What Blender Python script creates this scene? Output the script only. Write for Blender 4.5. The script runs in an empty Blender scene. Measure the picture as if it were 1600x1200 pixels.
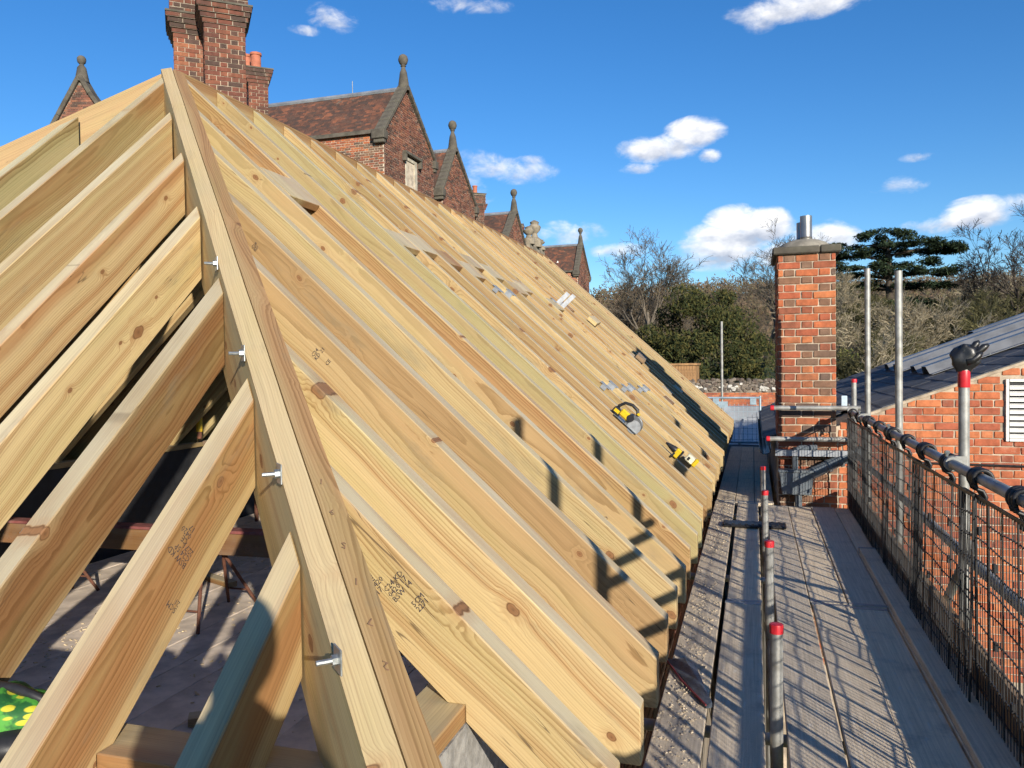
import bpy, bmesh, math, random
from mathutils import Vector, Matrix, Euler
random.seed(7)
R = math.radians
sc = bpy.context.scene
ZO = 5.0                      # working coordinates have the lens at height 0; the yard lies 5 m below

# ------------------------------------------------------------------ camera
F_PX, YAW, PITCH, ROLL = 1231.0, .2982, -.02506, -.0141
cfw = Vector((-math.sin(YAW)*math.cos(PITCH), math.cos(YAW)*math.cos(PITCH), math.sin(PITCH)))
_r0 = Vector((math.cos(YAW), math.sin(YAW), 0)); _u0 = _r0.cross(cfw)
crt = _r0*math.cos(ROLL) + _u0*math.sin(ROLL); cup = -_r0*math.sin(ROLL) + _u0*math.cos(ROLL)
cam_d = bpy.data.cameras.new('camera'); cam = bpy.data.objects.new('camera', cam_d)
sc.collection.objects.link(cam); sc.camera = cam
cam_d.sensor_width = 36.0; cam_d.lens = F_PX/1600*36.0; cam_d.clip_start = .02; cam_d.clip_end = 4000
cam.matrix_world = Matrix(((crt.x, cup.x, -cfw.x, 0), (crt.y, cup.y, -cfw.y, 0), (crt.z, cup.z, -cfw.z, ZO), (0, 0, 0, 1)))
def ray(x, y): return cfw + crt*((x-800)/F_PX) + cup*((600-y)/F_PX)
def on_x(x, y, X): d = ray(x, y); return d*(X/d.x)
def on_y(x, y, Y): d = ray(x, y); return d*(Y/d.y)
def on_z(x, y, Z): d = ray(x, y); return d*(Z/d.z)
def on_pl(x, y, n, c): d = ray(x, y); return d*(c/d.dot(Vector(n)))
def at_depth(x, y, z): return ray(x, y)*z

# ------------------------------------------------------------------ sun and sky
SUN_EL = R(17.5); SUN_AZ = math.atan2(.588, -.809)
sun_d = bpy.data.lights.new('sun', 'SUN'); sun = bpy.data.objects.new('sun', sun_d); sc.collection.objects.link(sun)
sun_dir = Vector((math.sin(SUN_AZ)*math.cos(SUN_EL), math.cos(SUN_AZ)*math.cos(SUN_EL), math.sin(SUN_EL)))
sun.rotation_euler = sun_dir.to_track_quat('Z', 'Y').to_euler(); sun.location = (12, -16, 14)
sun_d.energy = 5.0; sun_d.angle = R(.53); sun_d.color = (1.0, .91, .77)
sc.view_settings.view_transform = 'Standard'; sc.view_settings.look = 'None'
sc.view_settings.exposure = 0.64; sc.view_settings.gamma = 1.0; sc.view_settings.use_curve_mapping = False
sc.render.engine = 'CYCLES'; sc.cycles.use_denoising = True; sc.cycles.max_bounces = 5; sc.cycles.adaptive_threshold = .03
try: sc.cycles.denoiser = 'OPENIMAGEDENOISE'
except Exception: pass

w = bpy.data.worlds.new('World'); sc.world = w; w.use_nodes = True
w.cycles.sampling_method = 'MANUAL'; w.cycles.sample_map_resolution = 256
nt = w.node_tree; N = nt.nodes; Lk = nt.links; N.clear()
def wn(t, **k):
    n = N.new(t)
    for a, b in k.items(): setattr(n, a, b)
    return n
def wmath(op, a, b=None, c=None, clamp=False):
    n = wn('ShaderNodeMath', operation=op, use_clamp=clamp)
    for i, v in enumerate((a, b, c)):
        if v is None: continue
        if isinstance(v, (int, float)): n.inputs[i].default_value = v
        else: Lk.new(v, n.inputs[i])
    return n.outputs[0]
sky = wn('ShaderNodeTexSky', sky_type='NISHITA', sun_disc=False); sky.sun_elevation = SUN_EL; sky.sun_rotation = SUN_AZ
sky.altitude = 100; sky.air_density = 1.0; sky.dust_density = .1; sky.ozone_density = 3.0
tc = wn('ShaderNodeTexCoord'); dirv = tc.outputs['Generated']
CLOUDS = [(1030,232,62,22,1.0),(1085,208,46,24,1.1),(1110,242,18,12,.8),(1000,262,40,10,.35),
  (1135,378,70,34,1.1),(1195,352,48,30,1.1),(1150,352,50,30,1.0),(1120,402,60,22,.7),(1285,372,52,28,1.0),(1230,395,60,20,.8),
  (1400,290,44,16,.5),(1525,334,52,26,1.0),(1470,352,55,16,.6),(1570,320,40,16,.5),(1435,245,28,8,.3),
  (800,268,72,20,.5),(745,258,46,24,.5),(735,300,40,30,.45),(885,365,62,20,.55),(965,392,44,13,.55),(830,250,30,8,.4),
  (520,28,38,22,.6),(480,48,30,8,.4),(720,8,90,13,.45),(1255,6,110,24,.8),(1190,36,26,16,.5),
  (-500,200,200,50,.9),(-900,330,160,40,.8),(2300,250,190,50,1.0),(2800,380,160,40,.9),(1900,420,120,26,.8),(-150,-420,160,50,.7),(1500,-500,200,50,.8)]
FB = None; BB = None
for (px, py, rx, ry, wt) in CLOUDS:
    rx *= 1.08; ry *= 1.08
    c = ray(px, py).normalized(); k = ray(px, py).length
    rr = crt - c*crt.dot(c); rr.normalize(); uu = c.cross(-rr) if False else (cup - c*cup.dot(c)).normalized()
    a1 = wn('ShaderNodeVectorMath', operation='DOT_PRODUCT'); Lk.new(dirv, a1.inputs[0]); a1.inputs[1].default_value = rr*(F_PX*k/rx)
    b1 = wn('ShaderNodeVectorMath', operation='DOT_PRODUCT'); Lk.new(dirv, b1.inputs[0]); b1.inputs[1].default_value = uu*(F_PX*k/ry)
    f1 = wn('ShaderNodeVectorMath', operation='DOT_PRODUCT'); Lk.new(dirv, f1.inputs[0]); f1.inputs[1].default_value = c
    front = wmath('GREATER_THAN', f1.outputs['Value'], .3)
    q = wmath('ADD', wmath('MULTIPLY', a1.outputs['Value'], a1.outputs['Value']), wmath('MULTIPLY', b1.outputs['Value'], b1.outputs['Value']))
    fld = wmath('MULTIPLY', wmath('MULTIPLY', wmath('MAXIMUM', wmath('SUBTRACT', 1.25, q), 0.0), wt), front)
    fb = wmath('MULTIPLY', fld, b1.outputs['Value'])
    FB = fld if FB is None else wmath('MAXIMUM', FB, fld)
    BB = fb if BB is None else wmath('ADD', BB, fb)
mp = wn('ShaderNodeMapping'); mp.inputs['Scale'].default_value = (1, 1, 1.7); Lk.new(dirv, mp.inputs[0])
nz = wn('ShaderNodeTexNoise'); nz.inputs['Scale'].default_value = 22; nz.inputs['Detail'].default_value = 6; nz.inputs['Roughness'].default_value = .62
nz.inputs['Distortion'].default_value = .35; Lk.new(mp.outputs[0], nz.inputs['Vector'])
nzb = wn('ShaderNodeTexNoise'); nzb.inputs['Scale'].default_value = 60; nzb.inputs['Detail'].default_value = 3; Lk.new(mp.outputs[0], nzb.inputs['Vector'])
gate = wmath('MINIMUM', wmath('MULTIPLY', FB, 4.0), 1.0)
dens = wmath('ADD', FB, wmath('MULTIPLY', wmath('SUBTRACT', nz.outputs['Fac'], .52), wmath('MULTIPLY', gate, 2.3)))
mr = wn('ShaderNodeMapRange', interpolation_type='SMOOTHSTEP'); Lk.new(dens, mr.inputs[0])
mr.inputs[1].default_value = .12; mr.inputs[2].default_value = 1.15; mr.inputs[4].default_value = .94
sh = wmath('ADD', wmath('ADD', wmath('MULTIPLY', BB, .55), .52), wmath('MULTIPLY', wmath('SUBTRACT', nzb.outputs['Fac'], .5), 1.1), clamp=True)
cr = wn('ShaderNodeValToRGB'); Lk.new(sh, cr.inputs[0])
cr.color_ramp.elements[0].position = .05; cr.color_ramp.elements[0].color = (5.2, 5.7, 6.9, 1)
cr.color_ramp.elements[1].position = .75; cr.color_ramp.elements[1].color = (11.6, 11.5, 11.5, 1)
hs = wn('ShaderNodeHueSaturation'); hs.inputs['Saturation'].default_value = 1.26; hs.inputs['Value'].default_value = 1.35; hs.inputs['Hue'].default_value = .502
Lk.new(sky.outputs[0], hs.inputs['Color'])
mixc = wn('ShaderNodeMix', data_type='RGBA'); Lk.new(mr.outputs[0], mixc.inputs['Factor'])
tn = wn('ShaderNodeMix', data_type='RGBA', blend_type='MULTIPLY'); tn.inputs['Factor'].default_value = 1.0; tn.inputs['B'].default_value = (.84, .99, 1.15, 1); Lk.new(hs.outputs[0], tn.inputs['A'])
Lk.new(tn.outputs['Result'], mixc.inputs['A']); Lk.new(cr.outputs[0], mixc.inputs['B'])
bg = wn('ShaderNodeBackground'); bg.inputs['Strength'].default_value = .066; Lk.new(mixc.outputs['Result'], bg.inputs['Color'])
ow = wn('ShaderNodeOutputWorld'); Lk.new(bg.outputs[0], ow.inputs['Surface'])

# ------------------------------------------------------------------ material helpers
class MT:
    def __init__(s, name, rough=.7, metal=0., spec=.4):
        s.m = bpy.data.materials.new(name); s.m.use_nodes = True; s.t = s.m.node_tree; s.n = s.t.nodes
        s.b = s.n['Principled BSDF']; s.b.inputs['Roughness'].default_value = rough; s.b.inputs['Metallic'].default_value = metal
        s.b.inputs['Specular IOR Level'].default_value = spec
    def new(s, t, **k):
        n = s.n.new(t)
        for a, b in k.items(): setattr(n, a, b)
        return n
    def put(s, v, sock):
        if v is None: return
        if isinstance(v, (int, float)): sock.default_value = v
        elif isinstance(v, (tuple, list, Vector)):
            v = tuple(v); sock.default_value = v if len(v) == len(sock.default_value) else v + (1,)
        else: s.t.links.new(v, sock)
    def math(s, op, a, b=None, c=None, clamp=False):
        n = s.new('ShaderNodeMath', operation=op, use_clamp=clamp)
        for i, v in enumerate((a, b, c)): s.put(v, n.inputs[i])
        return n.outputs[0]
    def vmath(s, op, a, b=None):
        n = s.new('ShaderNodeVectorMath', operation=op); s.put(a, n.inputs[0]); s.put(b, n.inputs[1]); return n.outputs[0]
    def coord(s, kind='Object'): return s.new('ShaderNodeTexCoord').outputs[kind]
    def noise(s, vec, scale, detail=4, rough=.55, dist=0., out='Fac'):
        n = s.new('ShaderNodeTexNoise'); s.put(vec, n.inputs['Vector']); n.inputs['Scale'].default_value = scale
        n.inputs['Detail'].default_value = detail; n.inputs['Roughness'].default_value = rough; n.inputs['Distortion'].default_value = dist
        return n.outputs[out]
    def ramp(s, fac, stops, interp='LINEAR'):
        n = s.new('ShaderNodeValToRGB'); s.put(fac, n.inputs[0]); e = n.color_ramp.elements; n.color_ramp.interpolation = interp
        while len(e) < len(stops): e.new(.5)
        for i, (p, c) in enumerate(stops): e[i].position = p; e[i].color = tuple(c) + (1,)
        return n.outputs[0]
    def mix(s, f, a, b, mode='MIX'):
        n = s.new('ShaderNodeMix', data_type='RGBA', blend_type=mode); s.put(f, n.inputs['Factor']); s.put(a, n.inputs['A']); s.put(b, n.inputs['B'])
        return n.outputs['Result']
    def mrange(s, v, a, b, c=0., d=1., smooth=True):
        n = s.new('ShaderNodeMapRange', interpolation_type='SMOOTHSTEP' if smooth else 'LINEAR'); s.put(v, n.inputs[0])
        for i, q in enumerate((a, b, c, d)): n.inputs[i+1].default_value = q
        return n.outputs[0]
    def bump(s, h, strength=.3, dist=.01):
        n = s.new('ShaderNodeBump'); n.inputs['Strength'].default_value = strength; n.inputs['Distance'].default_value = dist
        s.put(h, n.inputs['Height']); s.t.links.new(n.outputs[0], s.b.inputs['Normal'])
    def col(s, v): s.put(v, s.b.inputs['Base Color'])
    def rough(s, v): s.put(v, s.b.inputs['Roughness'])
    def rnd(s):
        a = s.new('ShaderNodeObjectInfo').outputs['Random']; b = s.new('ShaderNodeNewGeometry').outputs['Random Per Island']
        return s.math('FRACT', s.math('ADD', a, b))
    def sep(s, v):
        n = s.new('ShaderNodeSeparateXYZ'); s.put(v, n.inputs[0]); return n.outputs
    def comb(s, x, y, z):
        n = s.new('ShaderNodeCombineXYZ'); s.put(x, n.inputs[0]); s.put(y, n.inputs[1]); s.put(z, n.inputs[2]); return n.outputs[0]

def pine(name, sap, heart, late=.60, grey=(.49, .45, .33), greyamt=.68, dirt=0., rings=1.0):
    m = MT(name, .62, spec=.3); P = m.coord('Object'); rn = m.new('ShaderNodeObjectInfo').outputs['Random']
    x, y, z = m.sep(P)
    wnz = m.new('ShaderNodeTexWhiteNoise', noise_dimensions='1D'); m.put(m.math('MULTIPLY', rn, 913.7), wnz.inputs['W'])
    a, b, c = m.new('ShaderNodeSeparateColor'), None, None
    m.t.links.new(wnz.outputs['Color'], a.inputs[0]); ra, rb, rc = a.outputs
    xo = m.math('ADD', x, m.math('MULTIPLY', rn, 173.0))
    fw0 = m.noise(m.comb(m.math('MULTIPLY', xo, 30.), m.math('MULTIPLY', y, 30.), m.math('MULTIPLY', z, 30.)), 1., 1)
    vo = m.new('ShaderNodeTexVoronoi', voronoi_dimensions='2D', feature='F1'); vo.inputs['Scale'].default_value = 1.0
    m.put(m.comb(m.math('MULTIPLY', xo, 2.6), m.math('MULTIPLY', m.math('ADD', z, m.math('MULTIPLY', rb, 9.0)), 4.0), 0.), vo.inputs['Vector'])
    vcs = m.new('ShaderNodeSeparateColor'); m.t.links.new(vo.outputs['Color'], vcs.inputs[0])
    isk = m.math('GREATER_THAN', vcs.outputs[0], .24)
    size = m.math('MULTIPLY', m.math('MULTIPLY_ADD', m.math('POWER', vcs.outputs[1], 1.6), .065, .024), m.math('MULTIPLY_ADD', fw0, .9, .55))
    kd = m.math('DIVIDE', vo.outputs['Distance'], size)
    push = m.math('MULTIPLY', m.math('MULTIPLY', m.math('POWER', 2.718, m.math('MULTIPLY', m.math('MULTIPLY', kd, kd), -.16)), .02), isk)
    lw = m.noise(m.comb(xo, m.math('MULTIPLY', z, .6), rb), .75, 2, .5)
    fw = m.noise(m.comb(m.math('MULTIPLY', xo, 2.5), m.math('MULTIPLY', y, 14.), m.math('MULTIPLY', z, 14.)), 1.6, 3, .5)
    zc = m.math('ADD', m.math('MULTIPLY', m.math('SUBTRACT', ra, .5), .22), m.math('MULTIPLY', m.math('SUBTRACT', lw, .5), .10))
    yc = m.math('MULTIPLY_ADD', rc, .09, .045)
    dz_ = m.math('SUBTRACT', z, zc); dy_ = m.math('ADD', y, yc)
    rad = m.math('SQRT', m.math('ADD', m.math('MULTIPLY', dz_, dz_), m.math('MULTIPLY', dy_, dy_)))
    rad = m.math('ADD', m.math('ADD', rad, push), m.math('MULTIPLY', m.math('SUBTRACT', fw, .5), .009))
    rad = m.math('ADD', rad, m.math('MULTIPLY', m.math('SUBTRACT', lw, .5), .045))
    band = m.noise(m.comb(m.math('MULTIPLY', rad, 21.), m.math('MULTIPLY', ra, 60.), 0.), 1., 3, .7)
    ph = m.math('FRACT', m.math('ADD', m.math('MULTIPLY', rad, 135.0*rings), m.math('MULTIPLY', band, 2.6)))
    ring = m.ramp(ph, [(0., (.0,)*3), (.5, (.22,)*3), (.86, (1.,)*3), (.96, (.85,)*3), (1., (0.,)*3)])
    ring = m.math('MULTIPLY', ring, m.mrange(band, .3, .68, .25, 1.1))
    heartm = m.mrange(m.math('ADD', rad, m.math('MULTIPLY', m.math('SUBTRACT', ra, .5), .05)), .118, .085)
    heartm = m.math('MULTIPLY', heartm, m.mrange(rc, .1, .6, .3, 1.))
    basec = m.mix(heartm, sap, heart)
    basec = m.mix(m.mrange(band, .42, .72, 0., .75), basec, heart)
    tint = m.noise(m.comb(m.math('MULTIPLY', xo, .8), m.math('MULTIPLY', y, 6.), m.math('MULTIPLY', z, 6.)), 1.3, 4, .6)
    basec = m.mix(m.mrange(tint, .42, .72, 0., .55), basec, tuple(v*k for v, k in zip(sap, (.80, .88, .76))))
    basec = m.mix(1.0, basec, m.ramp(ring, [(0., (1., 1., 1.)), (1., (late*1.02, late*.93, late*.82))]), 'MULTIPLY')
    basec = m.mix(1.0, basec, m.ramp(rb, [(0., (.60, .53, .46)), (.2, (.98, .86, .74)), (.4, (.78, .82, .72)), (.6, (1.06, .98, .88)), (.8, (.88, .80, .70)), (1., (1.22, 1.16, 1.04))]), 'MULTIPLY')
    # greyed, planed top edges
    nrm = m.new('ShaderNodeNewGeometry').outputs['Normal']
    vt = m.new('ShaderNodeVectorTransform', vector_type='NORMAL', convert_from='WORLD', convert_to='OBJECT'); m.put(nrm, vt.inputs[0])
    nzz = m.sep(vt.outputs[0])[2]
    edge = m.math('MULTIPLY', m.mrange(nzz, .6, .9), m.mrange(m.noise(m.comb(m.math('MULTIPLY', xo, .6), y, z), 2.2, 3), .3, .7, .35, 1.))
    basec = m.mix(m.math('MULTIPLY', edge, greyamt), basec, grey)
    # knots
    kcol = m.ramp(kd, [(0., (.07, .035, .018)), (.35, (.17, .08, .035)), (.75, (.20, .10, .045)), (.9, (.05, .028, .014)), (1., (.22, .12, .05))])
    basec = m.mix(m.math('MULTIPLY', m.mrange(kd, 1.15, .9), isk), basec, kcol)
    halo = m.math('MULTIPLY', m.mrange(kd, 3.2, 1.), m.math('MULTIPLY', isk, .28))
    basec = m.mix(halo, basec, tuple(v*k for v, k in zip(heart, (.95, .85, .75))))
    fine = m.noise(m.comb(m.math('MULTIPLY', xo, 3.), m.math('MULTIPLY', y, 160.), m.math('MULTIPLY', z, 160.)), 1., 2)
    basec = m.mix(1.0, basec, m.ramp(fine, [(.3, (.90,)*3), (.7, (1.06,)*3)]), 'MULTIPLY')
    sm = m.noise(m.comb(m.math('MULTIPLY', xo, 1.7), m.math('MULTIPLY', y, 5.), m.math('MULTIPLY', z, 7.)), 1., 5, .7)
    basec = m.mix(m.mrange(sm, .56, .74, 0., .5), basec, (.17, .145, .095))
    # drying splits
    ck = m.noise(m.comb(m.math('MULTIPLY', xo, .55), rb, m.math('MULTIPLY', z, 11.)), 1.7, 2, .5)
    ckm = m.math('MULTIPLY', m.mrange(m.math('ABSOLUTE', m.math('SUBTRACT', ck, .5)), .006, .002), m.mrange(m.noise(xo, .9, 1), .58, .66))
    basec = m.mix(m.math('MULTIPLY', ckm, .75), basec, (.07, .045, .025))
    if dirt: basec = m.mix(m.mrange(m.noise(P, 3., 5, .65), .35, .75, 0., dirt), basec, (.17, .145, .115))
    m.col(basec); m.rough(m.math('MULTIPLY_ADD', ring, -.12, .68))
    m.bump(fine, .3, .0012)
    return m.m

def simple(name, col, rough=.6, metal=0., var=.25, scale=8., bump=.15, bd=.003, spec=.4, dirt=None, dirtamt=.5):
    m = MT(name, rough, metal, spec); P = m.coord('Object')
    n1 = m.noise(P, scale, 5, .6); n2 = m.noise(P, scale*7, 3, .6)
    c = m.mix(m.mrange(n1, .3, .7), tuple(v*(1-var) for v in col), tuple(min(1, v*(1+var*.6)) for v in col))
    if dirt: c = m.mix(m.mrange(m.noise(P, scale*.6, 6, .7), .45, .75, 0., dirtamt), c, dirt)
    m.col(c); m.rough(m.math('MULTIPLY_ADD', n1, .25, max(.05, rough-.12)))
    if bump: m.bump(m.math('ADD', n1, m.math('MULTIPLY', n2, .5)), bump, bd)
    return m.m

def brickm(name, cols, var=.3, soot=.0, lichen=0.):
    m = MT(name, .88, spec=.2); P = m.coord('Object'); rn = m.rnd()
    n = len(cols); c = m.ramp(rn, [((i+.0)/n, q) for i, q in enumerate(cols)], 'CONSTANT')
    off = m.vmath('ADD', P, m.comb(m.math('MULTIPLY', rn, 71.), m.math('MULTIPLY', rn, 37.), 0.))
    n1 = m.noise(off, 14, 5, .65); n2 = m.noise(off, 80, 4, .7)
    c = m.mix(1., c, m.ramp(n1, [(.25, (1-var,)*3), (.75, (1+var*.6,)*3)]), 'MULTIPLY')
    c = m.mix(m.mrange(n2, .62, .75, 0., .5), c, (.10, .05, .035))
    wp = m.new('ShaderNodeNewGeometry').outputs['Position']
    if soot: c = m.mix(m.mrange(m.noise(wp, 1.1, 5, .65), .38, .68, 0., soot), c, (.045, .035, .03))
    if lichen: c = m.mix(m.mrange(m.noise(wp, 3.1, 6, .7), .6, .72, 0., lichen), c, (.42, .38, .29))
    m.col(c); m.bump(m.math('ADD', n1, n2), .5, .004)
    return m.m

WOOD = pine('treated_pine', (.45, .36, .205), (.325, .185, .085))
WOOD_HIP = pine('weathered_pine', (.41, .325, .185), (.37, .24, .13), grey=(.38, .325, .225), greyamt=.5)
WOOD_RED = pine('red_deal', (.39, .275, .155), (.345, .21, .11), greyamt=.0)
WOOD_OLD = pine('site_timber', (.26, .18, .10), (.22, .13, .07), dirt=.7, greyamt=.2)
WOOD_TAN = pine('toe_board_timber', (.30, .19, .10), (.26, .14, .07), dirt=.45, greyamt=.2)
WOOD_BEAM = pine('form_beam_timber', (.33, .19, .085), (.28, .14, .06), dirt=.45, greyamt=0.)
MORTAR = simple('lime_mortar', (.40, .33, .25), .95, var=.35, scale=7, bump=.6, bd=.005, dirt=(.15, .11, .085), dirtamt=.7)
MORTAR_D = simple('sooty_mortar', (.24, .20, .155), .95, var=.4, scale=5, bump=.5)
MORTAR_W = simple('pale_mortar', (.50, .42, .32), .95, var=.3, scale=6, bump=.5)
BR_OR = brickm('orange_brick', [(.43,.135,.06),(.47,.16,.07),(.38,.11,.055),(.44,.15,.07),(.34,.10,.055),(.48,.175,.08),(.40,.125,.06),(.27,.085,.05),(.45,.145,.06)], .4, soot=.12, lichen=.28)
BR_CH = brickm('mixed_stock_brick', [(.44,.13,.055),(.36,.10,.05),(.20,.11,.07),(.36,.13,.06),(.13,.085,.065),(.30,.10,.055),(.47,.16,.065),(.20,.12,.08),(.30,.095,.05),(.22,.115,.07)], .4, soot=.5, lichen=.3)
BR_DK = brickm('old_red_brick', [(.155,.056,.038),(.125,.05,.036),(.095,.052,.04),(.175,.068,.042),(.075,.047,.038),(.14,.058,.04),(.20,.075,.045)], .35, soot=.65, lichen=.2)
BR_MN = brickm('mansion_brick', [(.25,.10,.065),(.21,.085,.06),(.28,.12,.07),(.15,.075,.055),(.24,.105,.07),(.30,.13,.08),(.11,.065,.05)], .35, soot=.5, lichen=.35)
BR_SH = brickm('stack_brick', [(.25,.085,.05),(.19,.07,.045),(.13,.07,.05),(.28,.11,.06),(.10,.06,.05),(.22,.085,.05)], .35, soot=.45, lichen=.25)
TILE = brickm('clay_tile', [(.125,.06,.042),(.095,.052,.04),(.15,.07,.046),(.075,.048,.04),(.21,.085,.05),(.105,.06,.045)], .4, soot=.6, lichen=.2)
SLATE = brickm('blue_slate', [(.125,.125,.13),(.105,.107,.11),(.145,.143,.145),(.09,.092,.097),(.13,.13,.132)], .3, lichen=.12)
STONE = simple('lichened_stone', (.26, .225, .17), .92, var=.4, scale=3, bump=.6, bd=.01, dirt=(.07, .06, .045), dirtamt=.85)
STONE_D = simple('sooty_stone', (.10, .088, .07), .92, var=.45, scale=3, bump=.6, bd=.01, dirt=(.05, .055, .035), dirtamt=.7)
GALV = simple('galvanised_tube', (.30, .30, .285), .5, .35, .3, 12, .15, dirt=(.16, .145, .12), dirtamt=.7)
GALV_N = simple('new_galvanised', (.30, .315, .33), .5, .3, .2, 20, .08)
STEELB = simple('bright_zinc', (.42, .44, .44), .38, .8, .2, 60, .05)
RUST = simple('rusty_steel', (.13, .055, .035), .8, .3, .4, 18, .4, dirt=(.20, .08, .04))
YPAINT = simple('chipped_yellow_paint', (.62, .42, .02), .55, 0, .2, 22, .3, dirt=(.12, .05, .03), dirtamt=.95)
REDP = simple('red_plastic', (.52, .02, .03), .42, 0, .2, 20, .05)
BLKP = simple('black_plastic', (.018, .018, .02), .45, 0, .3, 30, .15)
BLKR = simple('black_rubber', (.014, .014, .015), .36, 0, .3, 30, .3, spec=.5)
WIRE = simple('dark_wire', (.05, .05, .052), .45, .7, .3, 20, .1)
YELP = simple('yellow_plastic', (.58, .39, .012), .4, 0, .12, 25, .05)
LEAD = simple('lead_sheet', (.30, .32, .35), .5, .5, .25, 2, .3, .01)
PIPE = simple('grey_pipe', (.105, .125, .145), .4, 0, .25, 9, .1, dirt=(.12, .12, .11))
ALU = simple('mill_aluminium', (.25, .255, .26), .45, .35, .2, 5, .2)
WHITEP = simple('white_vent_paint', (.72, .71, .68), .5, 0, .12, 9, .1, dirt=(.40, .37, .32), dirtamt=.35)
BLOCK = simple('grey_block', (.30, .29, .27), .95, 0, .3, 25, .8, .006)
INT_SHADE = simple('interior_shade_dark', (.02, .021, .024), .5, 0, .3, 10, .3)  # near-black that stands in for the shade inside the roof
CLAY = simple('terracotta', (.38, .13, .075), .8, 0, .25, 9, .2)
GLASS = simple('window_glass', (.02, .025, .03), .08, 0, .2, 2, 0, spec=.6)
STEELF = simple('stainless_flue', (.36, .345, .32), .36, .8, .15, 6, .05)

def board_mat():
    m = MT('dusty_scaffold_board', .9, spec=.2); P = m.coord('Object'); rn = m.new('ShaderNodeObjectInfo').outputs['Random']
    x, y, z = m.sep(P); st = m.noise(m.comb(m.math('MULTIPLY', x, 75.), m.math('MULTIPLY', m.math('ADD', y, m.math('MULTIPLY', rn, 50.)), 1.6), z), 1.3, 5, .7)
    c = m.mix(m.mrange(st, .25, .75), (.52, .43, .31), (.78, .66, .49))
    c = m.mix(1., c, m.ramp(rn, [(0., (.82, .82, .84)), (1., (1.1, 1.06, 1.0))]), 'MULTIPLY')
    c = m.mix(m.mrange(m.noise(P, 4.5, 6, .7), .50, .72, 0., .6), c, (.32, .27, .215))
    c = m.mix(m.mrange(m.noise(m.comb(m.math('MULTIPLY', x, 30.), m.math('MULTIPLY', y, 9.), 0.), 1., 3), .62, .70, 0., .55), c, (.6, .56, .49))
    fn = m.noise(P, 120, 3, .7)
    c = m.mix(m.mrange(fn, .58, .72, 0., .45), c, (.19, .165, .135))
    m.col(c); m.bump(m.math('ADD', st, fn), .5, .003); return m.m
BOARD = board_mat()

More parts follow.
